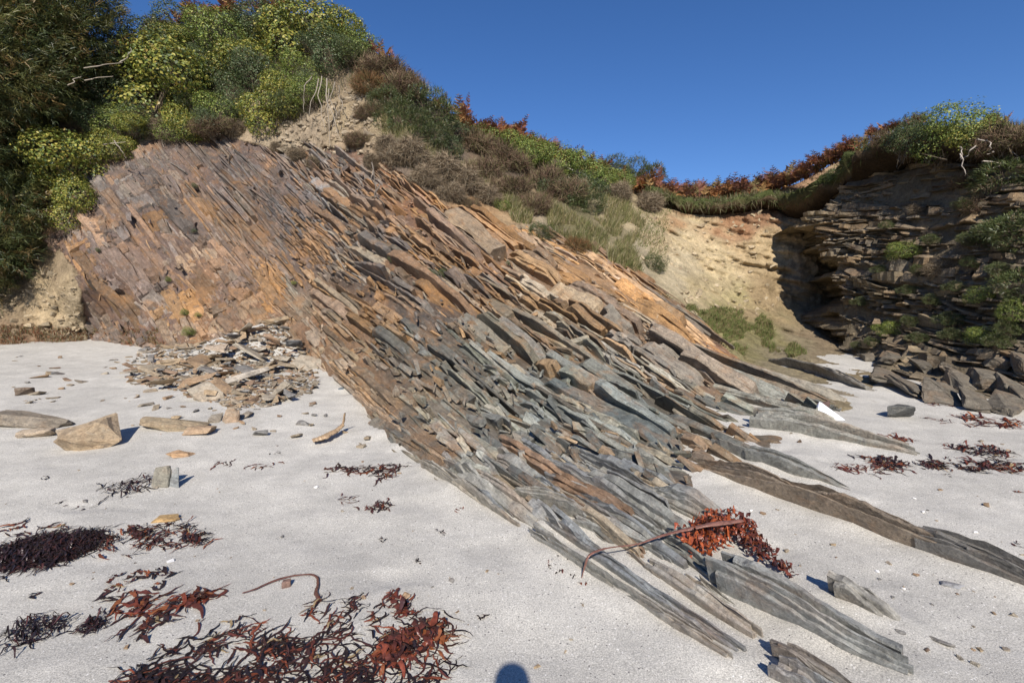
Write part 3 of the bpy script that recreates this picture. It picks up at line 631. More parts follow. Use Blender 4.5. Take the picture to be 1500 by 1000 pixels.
# ------------------------------------------------------------------ turf rims over the cliffs
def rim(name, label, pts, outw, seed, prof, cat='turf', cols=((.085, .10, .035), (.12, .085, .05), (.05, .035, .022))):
    P = np.array([at(a, b, c) for a, b, c in pts]); L = np.concatenate([[0], np.cumsum(np.linalg.norm(np.diff(P, axis=0), axis=1))])
    K = int(L[-1] / 0.05); s = np.linspace(0, L[-1], K); C = np.stack([np.interp(s, L, P[:, k]) for k in range(3)], -1)
    for _ in range(6): C[1:-1] = (C[:-2] + C[1:-1] * 2 + C[2:]) / 4
    ow = norm(np.array(outw)); V = []; Cc = []
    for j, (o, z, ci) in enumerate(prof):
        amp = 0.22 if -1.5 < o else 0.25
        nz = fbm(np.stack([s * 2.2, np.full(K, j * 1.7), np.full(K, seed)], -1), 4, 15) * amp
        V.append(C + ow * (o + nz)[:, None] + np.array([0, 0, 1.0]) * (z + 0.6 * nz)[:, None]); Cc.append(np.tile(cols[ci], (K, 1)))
    n = len(prof); idx = np.arange(n * K).reshape(n, K)
    q = np.stack([idx[:-1, :-1], idx[1:, :-1], idx[1:, 1:], idx[:-1, 1:]], -1).reshape(-1, 4)
    o = link(name, make_mesh(name, np.concatenate(V), q, np.concatenate(Cc), True, [M_SOIL])); tag(o, label, cat)
    return C, ow
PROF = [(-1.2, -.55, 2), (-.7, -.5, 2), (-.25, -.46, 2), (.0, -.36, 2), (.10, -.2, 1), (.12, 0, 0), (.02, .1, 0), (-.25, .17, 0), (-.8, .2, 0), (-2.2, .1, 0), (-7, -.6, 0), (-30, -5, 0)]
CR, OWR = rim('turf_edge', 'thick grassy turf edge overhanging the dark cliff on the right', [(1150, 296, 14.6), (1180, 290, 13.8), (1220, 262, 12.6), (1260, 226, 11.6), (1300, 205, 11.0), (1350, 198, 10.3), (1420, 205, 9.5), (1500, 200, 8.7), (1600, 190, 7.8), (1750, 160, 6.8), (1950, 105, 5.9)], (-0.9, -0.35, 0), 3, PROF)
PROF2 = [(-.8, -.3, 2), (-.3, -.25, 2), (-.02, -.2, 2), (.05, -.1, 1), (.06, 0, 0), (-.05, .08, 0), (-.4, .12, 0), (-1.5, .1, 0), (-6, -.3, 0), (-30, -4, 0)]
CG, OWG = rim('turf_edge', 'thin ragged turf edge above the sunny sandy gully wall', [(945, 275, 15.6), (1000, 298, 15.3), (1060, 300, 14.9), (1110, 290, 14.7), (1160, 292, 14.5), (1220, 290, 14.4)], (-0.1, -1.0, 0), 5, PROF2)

# ------------------------------------------------------------------ plants
def sheet_normal(px, py):
    e = 4.0; a = SHEET(px + e, py); P = at(px, py, SHEET(px, py)); Px = at(px + e, py, SHEET(px + e, py)); Py = at(px, py + e, SHEET(px, py + e))
    n = norm(np.cross(Py - P, Px - P)); s = np.sign(((EYE - P) * n).sum(-1, keepdims=True)); return n * np.where(s == 0, 1, s)
def leaf_quads(P, Nn, size, rng, wid=0.5, fold=0.15):
    n = len(P); r = rng.normal(size=(n, 3)); a = norm(np.cross(Nn, r)); b = np.cross(Nn, a); s = (size * rng.uniform(.6, 1.35, n))[:, None]
    V = np.stack([P + a * s, P + b * s * wid + Nn * s * fold, P - a * s * .7, P - b * s * wid + Nn * s * fold], 1).reshape(-1, 3)
    return V, np.arange(4 * n).reshape(-1, 4)
def blades(P, D, Ln, Wd, rng, bend=0.5):
    n = len(P); side = norm(np.cross(D, rng.normal(size=(n, 3)))); bd = norm(np.cross(side, D)) * (bend * rng.uniform(-.2, 1, n))[:, None]
    L = np.asarray(Ln)[:, None]; w = np.asarray(Wd)[:, None] * side
    mid = P + D * L * .55 + bd * L * .18; tip = P + D * L + bd * L * .7 - np.array([0, 0, 1.]) * L * .12 * bend
    V = np.stack([P - w, P + w, mid + w * .7, mid - w * .7, tip], 1).reshape(-1, 3); i = np.arange(n)[:, None] * 5
    return V, [i + np.array([[0, 1, 2, 3]]), i + np.array([[3, 2, 4]])]
def pal(rng, n, cols, w=None, jit=.2):
    cols = np.array(cols); k = rng.choice(len(cols), n, p=None if w is None else np.array(w) / np.sum(w)); return np.clip(cols[k] * rng.uniform(1 - jit, 1 + jit, (n, 1)), .005, .9)
def lobes_cloud(rng, nl, npts, flat=0.8, rlo=.3, rhi=.52):
    c = norm(rng.normal(size=(nl, 3))) * rng.uniform(.25, .68, (nl, 1)); c[:, 2] = c[:, 2] * flat; r = rng.uniform(rlo, rhi, nl)
    li = rng.choice(nl, npts, p=r ** 2 / (r ** 2).sum()); dirs = norm(rng.normal(size=(npts, 3)))
    rad = r[li] * (1 - np.abs(rng.normal(0, .15, npts)) + .26 * vnoise(dirs * 2.6 + li[:, None] * 5.1, 3) + np.where(rng.uniform(size=npts) < .12, rng.uniform(0, .3, npts), 0)); P = c[li] + dirs * rad[:, None]
    dd = np.linalg.norm(P[:, None] - c[None], axis=-1) / r[None]; dd[np.arange(npts), li] = 9
    keep = dd.min(1) > .72
    return P[keep], dirs[keep], li[keep], c, r
def leafy_proto(name, seed, npts, size, cols, w, wid=.5, fold=.15, nl=11, up=.35, spiky=False, twig=(.13, .10, .07)):
    rng = np.random.RandomState(seed); P, D, li, c, r = lobes_cloud(rng, nl, npts)
    tint = rng.uniform(.78, 1.2, nl)[li]
    if spiky:
        V, F = blades(P - D * .03, norm(D + rng.normal(0, .5, D.shape) + [0, 0, up]), np.full(len(P), size) * rng.uniform(.6, 1.5, len(P)), np.full(len(P), size * .09), rng, .4); k = 5
    else:
        V, F = leaf_quads(P, norm(D + rng.normal(0, .45, D.shape) + [0, 0, up]), size, rng, wid, fold); k = 4
    C = np.repeat(pal(rng, len(P), cols, w) * tint[:, None], k, 0)
    fo = MB(); fo.add(V, F, C)
    nt_ = 110; Q = c[rng.randint(0, nl, nt_)] + rng.normal(0, .16, (nt_, 3)); base = np.array([0, .1, -.75]) + rng.normal(0, .16, (nt_, 3)); dv = Q - base
    V, F = blades(base, norm(dv), np.linalg.norm(dv, axis=1) * rng.uniform(.8, 1.25, nt_), np.full(nt_, .011), rng, .25)
    st = MB(); st.add(V, F, np.repeat(pal(rng, nt_, [twig], None, .4), 5, 0))
    return fo.mesh(name + '_foliage', M_LEAF), st.mesh(name + '_stems', M_DRY)
def twig_proto(name, seed, n, cols, w, lift=.5, leaf=None, ln=.45):
    rng = np.random.RandomState(seed); P, D, li, c, r = lobes_cloud(rng, 9, n, .7)
    d = norm(D * .8 + rng.normal(0, .45, D.shape) + [0, 0, lift])
    V, F = blades(P - d * ln * .4, d, ln * rng.uniform(.3, 1.2, len(P)), np.full(len(P), .0075), rng, .8)
    fo = MB(); fo.add(V, F, np.repeat(pal(rng, len(P), cols, w, .3) * rng.uniform(.8, 1.2, 9)[li][:, None], 5, 0))
    st = MB(); k = 60; Q = c[rng.randint(0, 9, k)]; b = np.array([0, .1, -.6]) + rng.normal(0, .2, (k, 3)); dv = Q - b
    V, F = blades(b, norm(dv), np.linalg.norm(dv, axis=1), np.full(k, .014), rng, .4); st.add(V, F, np.repeat(pal(rng, k, [(.2, .165, .13)], None, .3), 5, 0))
    return fo.mesh(name + '_foliage', M_DRY), st.mesh(name + '_stems', M_DRY)
IVY = [(.26, .26, .05), (.16, .20, .04), (.35, .31, .065), (.07, .10, .03), (.36, .26, .07)]
DKG = [(.08, .115, .045), (.11, .15, .06), (.055, .08, .035), (.16, .175, .08), (.13, .115, .065)]
BRG = [(.20, .25, .05), (.14, .195, .045), (.28, .29, .07), (.08, .12, .035)]
PROTO = {
    'ivy': [leafy_proto('ivy', 21 + k, 13000, .033, IVY, [3, 3, 2, 2, .4], .62, .12) for k in range(3)],
    'shrub': [leafy_proto('shrub', 31 + k, 11000, .030, DKG, [3, 3, 2, 1.2, 1], .45, .15) for k in range(3)],
    'bright': [leafy_proto('bright', 41 + k, 11000, .030, BRG, [3, 3, 2, 1], .5, .15) for k in range(2)],
    'gorse': [leafy_proto('gorse', 51 + k, 9000, .10, [(.07, .095, .03), (.10, .12, .04), (.15, .12, .05), (.05, .06, .025)], [3, 3, 1, 2], spiky=True) for k in range(2)],
    'heath': [twig_proto('heath', 61 + k, 7500, [(.16, .108, .068), (.215, .165, .105), (.125, .075, .055), (.13, .125, .05)], [3, 2.2, 2, 1.5]) for k in range(3)],
    'brush': [twig_proto('brush', 71 + k, 7500, [(.25, .195, .13), (.19, .145, .095), (.31, .26, .185), (.12, .085, .055)], [3, 3, 1, 2], .1) for k in range(2)],
    'rusty': [twig_proto('rusty', 81 + k, 6000, [(.22, .11, .05), (.15, .09, .045), (.12, .10, .04)], [2, 2, 2]) for k in range(1)],
}
NAMES = {'ivy': ('ivy_bush', 'bush'), 'shrub': ('leafy_shrub', 'shrub'), 'bright': ('green_bush', 'bush'), 'gorse': ('spiky_shrub', 'shrub'), 'heath': ('heather_bush', 'bush'), 'brush': ('dry_bush', 'bush'), 'rusty': ('dry_bush', 'bush')}
brng = np.random.RandomState(77)
def bush(kind, px, py, r, label, group=None, Y=None, dy=.25, sz=.85, sx=1.0):
    k = brng.randint(len(PROTO[kind])); f, st = PROTO[kind][k]
    y = (float(SHEET(np.array([px]), np.array([py]))[0]) if Y is None else Y) - dy * r
    P = at(px, py, y); nm, cat = NAMES[kind]
    if kind in ('heath', 'brush'): r *= .86
    o = empty(nm, P); o.rotation_euler = (0, 0, brng.uniform(-.9, .9)); o.scale = (r * sx, r, r * sz); tag(o, label, cat, group)
    link('foliage', f, o); link('stems', st, o)
    return o
def scatter(poly, n, rng, pfun=None):
    xs = [p[0] for p in poly]; ysr = [p[1] for p in poly]; px = rng.uniform(min(xs), max(xs), n * 3); py = rng.uniform(min(ysr), max(ysr), n * 3)
    k = in_poly(px, py, poly); px, py = px[k][:n], py[k][:n]; return px, py
HG = ('mixed green shrub in the thicket covering the hill top', 'shrubs of the hill top thicket')
bush('ivy', 245, 128, 1.65, 'large yellow-green ivy bush in the middle of the hill thicket')
bush('ivy', 108, 232, 1.25, 'yellow-green ivy bush hanging at the left edge of the slate')
bush('ivy', 112, 298, .75, 'lowest ivy clump hanging over the left end of the slate', sz=1.0)
bush('ivy', 75, 262, .65, 'small ivy clump at the outer left of the hanging ivy')
bush('ivy', 400, 168, .85, 'bright ivy clump above the bare earth beside the slate top')
bush('ivy', 445, 52, 1.35, 'yellowish bush on the hill crest above the hanging roots')
bush('shrub', 488, 82, 1.15, 'dark grey-green shrub overhanging the hollow with roots')
bush('shrub', 380, 108, 1.05, 'dark green shrub between ivy and the earth hollow')
bush('shrub', 205, 182, .8, 'dull green shrub below the large yellow ivy')
bush('bright', 315, 165, .85, 'low fresh green bush over the top of the slate')
tg = np.random.RandomState(31)
qx, qy = scatter([(160, 175), (200, 80), (240, 45), (300, 30), (460, 25), (520, 50), (545, 85), (500, 120), (440, 140), (420, 175), (330, 185), (200, 205)], 34, tg)
extra = [(a, b, tg.uniform(.32, .62), tg.choice(['shrub', 'ivy', 'bright', 'heath', 'gorse', 'shrub'])) for a, b in zip(qx, qy)]
for px, py, r, k in extra: bush(k, px, py, r, 'small bush filling a gap in the thicket on the hill', 'small bushes within the hill thicket', sx=tg.uniform(.9, 1.6), dy=tg.uniform(.4, 1.4))
for px, py, r, k in [(232, 70, 1.2, 'shrub'), (320, 55, 1.3, 'bright'), (270, 40, 1.1, 'shrub'), (385, 40, 1.2, 'shrub'), (352, 90, 1.0, 'ivy'), (175, 140, .95, 'shrub'), (152, 178, .8, 'shrub'), (430, 105, .9, 'bright'), (505, 45, .9, 'ivy'), (530, 70, .8, 'bright'), (300, 110, 1.1, 'shrub'), (205, 105, 1.0, 'bright'), (345, 140, .9, 'shrub'), (455, 130, .7, 'shrub'), (420, 135, .7, 'ivy'), (280, 185, .7, 'ivy'), (170, 215, .6, 'ivy'), (240, 190, .6, 'brush'), (345, 185, .5, 'brush'), (230, 48, .8, 'heath'), (295, 30, .8, 'heath')]:
    bush(k, px, py, r, *HG)
HS = ('brown heather and dry brush on the slope below the skyline', 'heather on the slope')
for px, py, r, k in [(555, 100, .8, 'heath'), (590, 128, .8, 'heath'), (625, 160, .85, 'gorse'), (665, 190, .8, 'shrub'), (545, 130, .6, 'rusty'), (590, 175, .7, 'gorse'), (620, 200, .7, 'gorse'), (565, 150, .6, 'gorse'), (705, 215, .95, 'heath'), (745, 240, 1.0, 'heath'), (790, 265, .95, 'heath'), (825, 285, .85, 'heath'), (700, 250, .8, 'heath'), (740, 275, .75, 'heath'), (655, 215, .7, 'shrub'), (780, 300, .65, 'heath'), (570, 215, .65, 'brush'), (600, 230, .7, 'brush'), (645, 255, .75, 'brush'), (680, 270, .7, 'brush'), (625, 265, .55, 'brush'), (715, 290, .5, 'brush'), (660, 285, .45, 'brush'), (432, 228, .35, 'brush'), (462, 238, .35, 'brush'), (522, 205, .4, 'heath'), (540, 165, .4, 'heath'), (405, 215, .3, 'brush'), (545, 235, .4, 'brush'), (690, 300, .35, 'heath'), (800, 275, .6, 'shrub'), (860, 275, .7, 'shrub')]:
    bush(k, px, py, r, *HS)
IV2 = ('bright green ivy patch on the slope below the bracken skyline', 'ivy patches below the bracken')
for px, py, r in [(715, 205, .7), (745, 215, .8), (775, 224, .85), (808, 236, .9), (845, 246, .9), (880, 260, .8), (905, 264, .6)]: bush('bright', px, py, r, *IV2, dy=1.0)
bush('shrub', 830, 285, .8, 'olive green shrub low on the slope left of the gully', sz=.8)
bush('gorse', 850, 300, .7, 'spiky green scrub beside the gully head')
bush('gorse', 935, 262, .9, 'dark green conifer-like bush standing up on the saddle skyline', sz=1.0)
bush('gorse', 905, 252, .8, 'dark bush next to the conifer-like one on the skyline')
bush('brush', 900, 285, .65, 'bleached tangle of dry twigs at the head of the gully')
bush('brush', 945, 300, .7, 'grey dry twigs hanging at the left end of the gully turf')
bush('gorse', 955, 387, .36, 'round green tuft on the pale gully slope', sx=1.2)
bush('gorse', 790, 342, .38, 'small green mound of scrub on the upper right of the slate')
bush('rusty', 845, 362, .36, 'small rusty-green mound beside the orange slate plate')
bush('bright', 740, 268, .35, 'small fresh green plant among the dry heather')
bush('bright', 730, 300, .3, 'little green tuft under the overhanging dry brush')
bush('bright', 1384, 190, .85, 'green leafy bush crowning the right cliff', Y=9.9, dy=0)
bush('shrub', 1335, 196, .65, 'darker green shrub left of the bush crowning the right cliff', Y=10.4, dy=0)
bush('ivy', 1432, 200, .55, 'yellowish bush right of the bush crowning the right cliff', Y=9.4, dy=0)
bush('heath', 1480, 205, .7, 'brown heather tangle at the top right over the cliff', Y=8.9, dy=0)
bush('heath', 1300, 205, .45, 'brown heather hanging over the left end of the cliff top', Y=11.0, dy=0)
bush('shrub', 1235, 258, .4, 'green growth trailing from the turf above the cave shadow', Y=12.4, dy=0)
for px, py, r, k, lb in [(1478, 262, .75, 'gorse', 'dark scrub below the heather tangle at the top right'), (1440, 300, .5, 'heath', 'brown scrub on the upper right of the dark cliff'), (1490, 340, .7, 'gorse', 'dark scrub bulging from the right edge of the cliff'), (1420, 262, .45, 'heath', 'dry growth hanging under the bush crowning the cliff'), (1500, 420, .6, 'gorse', 'dark green scrub low at the right edge of the cliff'), (1455, 345, .5, 'gorse', 'dark scrub patch in the middle right of the cliff'), (1340, 310, .35, 'brush', 'thin dry grass tangle on the lit face of the cliff'), (1375, 395, .4, 'brush', 'dry stems among the ledges in mid cliff'), (1300, 430, .3, 'heath', 'brown tuft on the left ledges of the cliff')]:
    bush(k, px, py, r, lb, Y=float(CSHEET(np.array([px]), np.array([py]))[0]) + .12, dy=.1, sz=.7)
cp = [(1318, 366, .42), (1300, 480, .34), (1262, 442, .22), (1392, 468, .26), (1435, 490, .34), (1484, 452, .36), (1478, 480, .26), (1300, 330, .2), (1345, 395, .22), (1412, 300, .26), (1360, 350, .2), (1275, 500, .2), (1460, 395, .25), (1330, 425, .2), (1415, 350, .25), (1255, 505, .17), (1395, 490, .22), (1290, 395, .2), (1330, 470, .22), (1365, 440, .24), (1440, 430, .3), (1400, 420, .2), (1420, 385, .22), (1345, 495, .2), (1465, 500, .25)]
for px, py, r in cp:
    bush('gorse' if r < .3 else 'bright', px, py, r * .8, 'small green plant rooted in a ledge of the dark cliff', 'plants on the cliff ledges', Y=float(CSHEET(np.array([px]), np.array([py]))[0]) - .12, dy=.1, sx=1.2, sz=.8)
tp = [(285, 272, .10), (575, 378, .10), (612, 392, .16), (632, 402, .16), (650, 400, .12), (430, 414, .07), (487, 435, .09), (270, 456, .11), (290, 460, .08), (246, 408, .09), (276, 484, .15), (144, 366, .08), (745, 385, .06), (283, 338, .07)]
for px, py, r in tp: bush('bright' if py > 400 and px < 500 else 'shrub', px, py, r * 1.1, 'little green plant growing from a crack in the slate face', 'plants in the slate cracks', dy=1.0)

# bracken fronds
def frond_proto(name, seed, n=16, h=.8):
    rng = np.random.RandomState(seed); mb = MB()
    for k in range(n):
        b = np.array([rng.normal(0, .2), rng.normal(0, .15), -.1]); az = rng.uniform(0, 2 * PI); lean = rng.uniform(.1, .8); H = h * rng.uniform(.5, 1.2)
        hd = np.array([math.cos(az), math.sin(az), 0]); s = np.linspace(0, 1, 12)[:, None]
        S = b + np.array([0, 0, 1.]) * H * (s - .35 * lean * s ** 2) + hd * H * lean * s ** 1.6
        T = norm(np.gradient(S, axis=0)); sd = norm(np.cross(T, [0, 0, 1.]) + 1e-4); c = pal(rng, 1, [(.22, .085, .045), (.28, .13, .05), (.16, .07, .045), (.30, .18, .07), (.13, .10, .04)], [3, 3, 2, 1.5, .8])[0]
        w = .006
        mb.add(np.concatenate([S - sd * w, S + sd * w]), np.stack([np.arange(11), np.arange(11) + 1, np.arange(11) + 13, np.arange(11) + 12], -1), c * .8)
        for j in range(4, 12):
            ln = H * .34 * (1 - ((j - 4) / 8.5)) + .02
            for sg in (-1, 1):
                d = norm(sd[j] * sg + T[j] * .45 + rng.normal(0, .15, 3)); n_ = 5; p = S[j] + d * ln * np.linspace(.1, 1, n_)[:, None]
                wd = (ln * .28 * (1 - np.linspace(0, .85, n_)) * np.array([1, .5, 1, .5, .6]))[:, None]; q = norm(np.cross(d, rng.normal(0, .4, 3) + np.cross(d, T[j])))
                mb.add(np.concatenate([p - q * wd, p + q * wd]), np.stack([np.arange(4), np.arange(4) + 1, np.arange(4) + 6, np.arange(4) + 5], -1), np.clip(c * rng.uniform(.7, 1.3), 0, 1))
    return mb.mesh(name, M_GRASS)
FR = [frond_proto('bracken', 91 + k) for k in range(4)]
def bracken(px, py, Y, s, grp, label):
    o = link('bracken', FR[brng.randint(4)]); P = at(px, py, Y); o.location = P.tolist(); o.rotation_euler = (0, 0, brng.uniform(0, 6.28)); o.scale = (s, s, s * brng.uniform(.8, 1.15)); tag(o, label, 'bracken', grp)
def crestY(px): return float(SHEET(np.array([float(px)]), crest(np.array([float(px)])))[0])
for px in (262, 278, 318, 332, 345, 395, 410, 420, 300, 375): bracken(px, crest(px) - 4, crestY(px) - .1, .75, 'bracken on the hill crest', 'brown bracken sticking up from the thicket on the hill crest')
for px in (545, 560, 580, 600, 640, 655): bracken(px, crest(px) + 2, crestY(px) - .2, .5, 'bracken down the steep skyline', 'sparse brown bracken on the steep skyline right of the crest')
for px in np.concatenate([np.arange(676, 905, 9), np.arange(680, 900, 17)]): bracken(px + brng.normal(0, 3), crest(px) + 6 + brng.uniform(-3, 10), crestY(px) - .3, brng.uniform(.65, .95), 'bracken on the middle skyline', 'reddish bracken along the middle skyline above the ivy patches')
for px in np.concatenate([np.arange(930, 1150, 8), np.arange(935, 1150, 11)]): bracken(px + brng.normal(0, 3), np.interp(px, [930, 1000, 1060, 1150], [278, 296, 290, 278]) + brng.uniform(-4, 6), np.interp(px, [930, 1150], [16.6, 16]) + brng.uniform(-.8, .6), brng.uniform(.7, 1.0), 'bracken above the gully', 'rusty bracken standing above the turf of the gully')
for px in np.arange(1150, 1262, 8): bracken(px, np.interp(px, [1150, 1262], [274, 214]) + brng.uniform(-2, 6), np.interp(px, [1150, 1262], [15.2, 12.3]), brng.uniform(.5, .75), 'bracken on the rising turf edge', 'rusty bracken on the turf edge rising to the right cliff')
for px in (1278, 1290, 1305, 1320, 1340, 1350, 1445, 1455): bracken(px, np.interp(px, [1278, 1350, 1455], [200, 182, 186]), np.interp(px, [1278, 1455], [11.7, 9.8]), .42, 'bracken on the right cliff top', 'brown bracken among the bushes on top of the right cliff')

# grass and creeping cover: too fine to count
def grass_cover(name, label, polys, seed, cols, w, ln=(.08, .3), wd=.006, upw=1.0, clump=0.0):
    rng = np.random.RandomState(seed); mb = MB()
    for poly, n in polys:
        px, py = scatter(poly, n, rng)
        if clump: k = fbm(np.stack([px / 22, py / 16, np.zeros(len(px))], -1), 3, seed) > clump; px, py = px[k], py[k]
        if not len(px): continue
        P = sheet_point(px, py); Nn = sheet_normal(px, py); D = norm(Nn * .5 + np.array([0, 0, 1.]) * upw + rng.normal(0, .35, P.shape))
        L = rng.uniform(ln[0], ln[1], len(P)); V, F = blades(P - D * .02, D, L, np.full(len(P), wd), rng, 1.0)
        mb.add(V, F, np.repeat(pal(rng, len(P), cols, w, .25), 5, 0))
    return tag(mb.obj(name, M_GRASS), label, None, None, 'stuff')
GRC = [(.17, .17, .06), (.27, .22, .11), (.11, .13, .04), (.33, .28, .17)]
grass_cover('slope_grass', 'straw and green grass on the slope above the slate',
    [([(735, 285), (790, 290), (860, 330), (930, 370), (940, 405), (880, 378), (800, 335), (750, 325)], 15000), ([(560, 150), (660, 200), (740, 290), (640, 270), (560, 220)], 6000), ([(850, 260), (905, 280), (945, 330), (920, 370), (860, 310)], 7000)], 5, GRC, [3, 3, 2, 1.5], (.08, .34), .006, 1.0, -.25)
grass_cover('gully_grass', 'thin green and dry creeping growth on the gully floor',
    [([(985, 445), (1040, 450), (1110, 455), (1160, 500), (1185, 518), (1150, 525), (1095, 525), (1030, 480)], 22000), ([(925, 400), (985, 440), (1040, 490), (1000, 480), (940, 420)], 3000), ([(930, 290), (985, 300), (975, 400), (930, 360)], 3000)], 6, [(.13, .155, .045), (.22, .19, .09), (.19, .13, .07), (.10, .13, .035)], [3, 2, 1.6, 2], (.04, .14), .006, .6, -.1)
grass_cover('bank_weeds', 'low rusty weeds along the foot of the bank and slate at the back of the beach',
    [([(0, 478), (120, 482), (250, 482), (240, 505), (120, 508), (0, 512)], 7000)], 7, [(.25, .11, .055), (.14, .13, .05), (.30, .25, .16), (.13, .08, .05)], [3, 2, 2, 2], (.04, .16), .007, .6, -.1)
grass_cover('hill_litter', 'tangled dry stems beneath the hill thicket',
    [([(150, 60), (240, 40), (460, 25), (560, 100), (480, 150), (430, 190), (330, 195), (200, 200), (150, 160)], 9000)], 8, [(.15, .12, .08), (.10, .10, .045), (.2, .16, .12)], None, (.1, .35), .007, .8)
def rim_grass(name, label, Cc, ow, n, seed, cols, w):
    rng = np.random.RandomState(seed); mb = MB(); k = rng.randint(0, len(Cc), n); o = rng.uniform(-1.6, .16, n) ; hang = o > -.15
    P = Cc[k] + ow * o[:, None] + np.array([0, 0, 1.]) * np.where(hang, rng.uniform(-.14, .1, n), .13 + 0 * o)[:, None]
    D = norm(ow * np.where(hang, .8, .1)[:, None] + np.array([0, 0, 1.]) * np.where(hang, rng.uniform(-1.0, .6, n), 1.0)[:, None] + rng.normal(0, .35, (n, 3)))
    V, F = blades(P, D, rng.uniform(.08, .30, n), np.full(n, .007), rng, 1.0); mb.add(V, F, np.repeat(pal(rng, n, cols, w, .25), 5, 0)); tag(mb.obj(name, M_GRASS), label, None, None, 'stuff')
rim_grass('cliff_top_grass', 'green grass spilling over the right turf edge', CR, OWR, 16000, 3, [(.10, .135, .035), (.15, .16, .055), (.2, .165, .09), (.07, .09, .03)], [3, 2, 1, 2])
rim_grass('gully_top_grass', 'short grass on the gully turf edge', CG, OWG, 9000, 4, [(.12, .14, .05), (.2, .18, .1), (.16, .11, .07)], [3, 2, 1])

# hanging roots and bare branches
def tube(mb, pts, r0, r1, col, sides=5):
    P = np.array(pts, float); K = len(P); T = norm(np.gradient(P, axis=0)); a = norm(np.cross(T, [.3, .8, .45])); b = np.cross(T, a); th = np.arange(sides) * 2 * PI / sides
    R = np.linspace(r0, r1, K)[:, None, None]; V = P[:, None] + R * (a[:, None] * np.cos(th)[None, :, None] + b[:, None] * np.sin(th)[None, :, None])
    i = np.arange(K - 1)[:, None] * sides; j = np.arange(sides)[None]; jn = (j + 1) % sides
    mb.add(V.reshape(-1, 3), np.stack([i + j, i + jn, i + sides + jn, i + sides + j], -1).reshape(-1, 4), col)
def roots(label, pxs, Y, seed, col=(.36, .31, .25), r=.014):
    rng = np.random.RandomState(seed); mb = MB()
    for (x0, y0), (x1, y1) in pxs:
        s = np.linspace(0, 1, 12); n1 = fbm(np.stack([s * 3, np.full(12, x0), np.full(12, seed)], -1), 2, 3) * 6; n2 = fbm(np.stack([s * 3, np.full(12, x0 + 50), np.full(12, seed)], -1), 2, 3) * .12
        P = at(x0 + (x1 - x0) * s + n1, y0 + (y1 - y0) * s, Y + n2); tube(mb, P, r, r * .35, np.array(col) * rng.uniform(.7, 1.2))
    o = mb.obj('bare_roots', M_DRY, smooth=True); tag(o, label, 'roots')
roots('pale roots dangling from the shrub over the earth hollow', [((470, 112), (474, 190)), ((478, 115), (492, 205)), ((492, 120), (488, 190)), ((462, 115), (456, 170)), ((482, 130), (478, 215)), ((450, 112), (447, 165)), ((500, 125), (497, 170))], 12.35, 1)
roots('bleached branches curving out at the hanging ivy', [((150, 212), (182, 208)), ((165, 206), (183, 232)), ((118, 118), (160, 112)), ((100, 125), (118, 112)), ((120, 100), (176, 92)), ((176, 92), (192, 70))], 11.9, 2)
roots('bleached crooked stem at the head of the gully', [((830, 246), (862, 262)), ((846, 250), (858, 275)), ((862, 262), (866, 282)), ((850, 243), (835, 262))], 14.6, 3, (.42, .38, .32), .03)
roots('white forked twigs on the upper right cliff', [((1448, 205), (1452, 222)), ((1434, 204), (1450, 210)), ((1452, 222), (1446, 226)), ((1410, 225), (1412, 258)), ((1402, 215), (1412, 232)), ((1425, 214), (1411, 234)), ((1440, 236), (1470, 240)), ((1455, 248), (1468, 240))], 8.8, 4, (.40, .35, .30), .012)
roots('dead branch trailing down over the orange slate', [((545, 238), (560, 310)), ((548, 250), (556, 280)), ((550, 270), (563, 312))], 10.3, 5, (.2, .17, .14), .016)

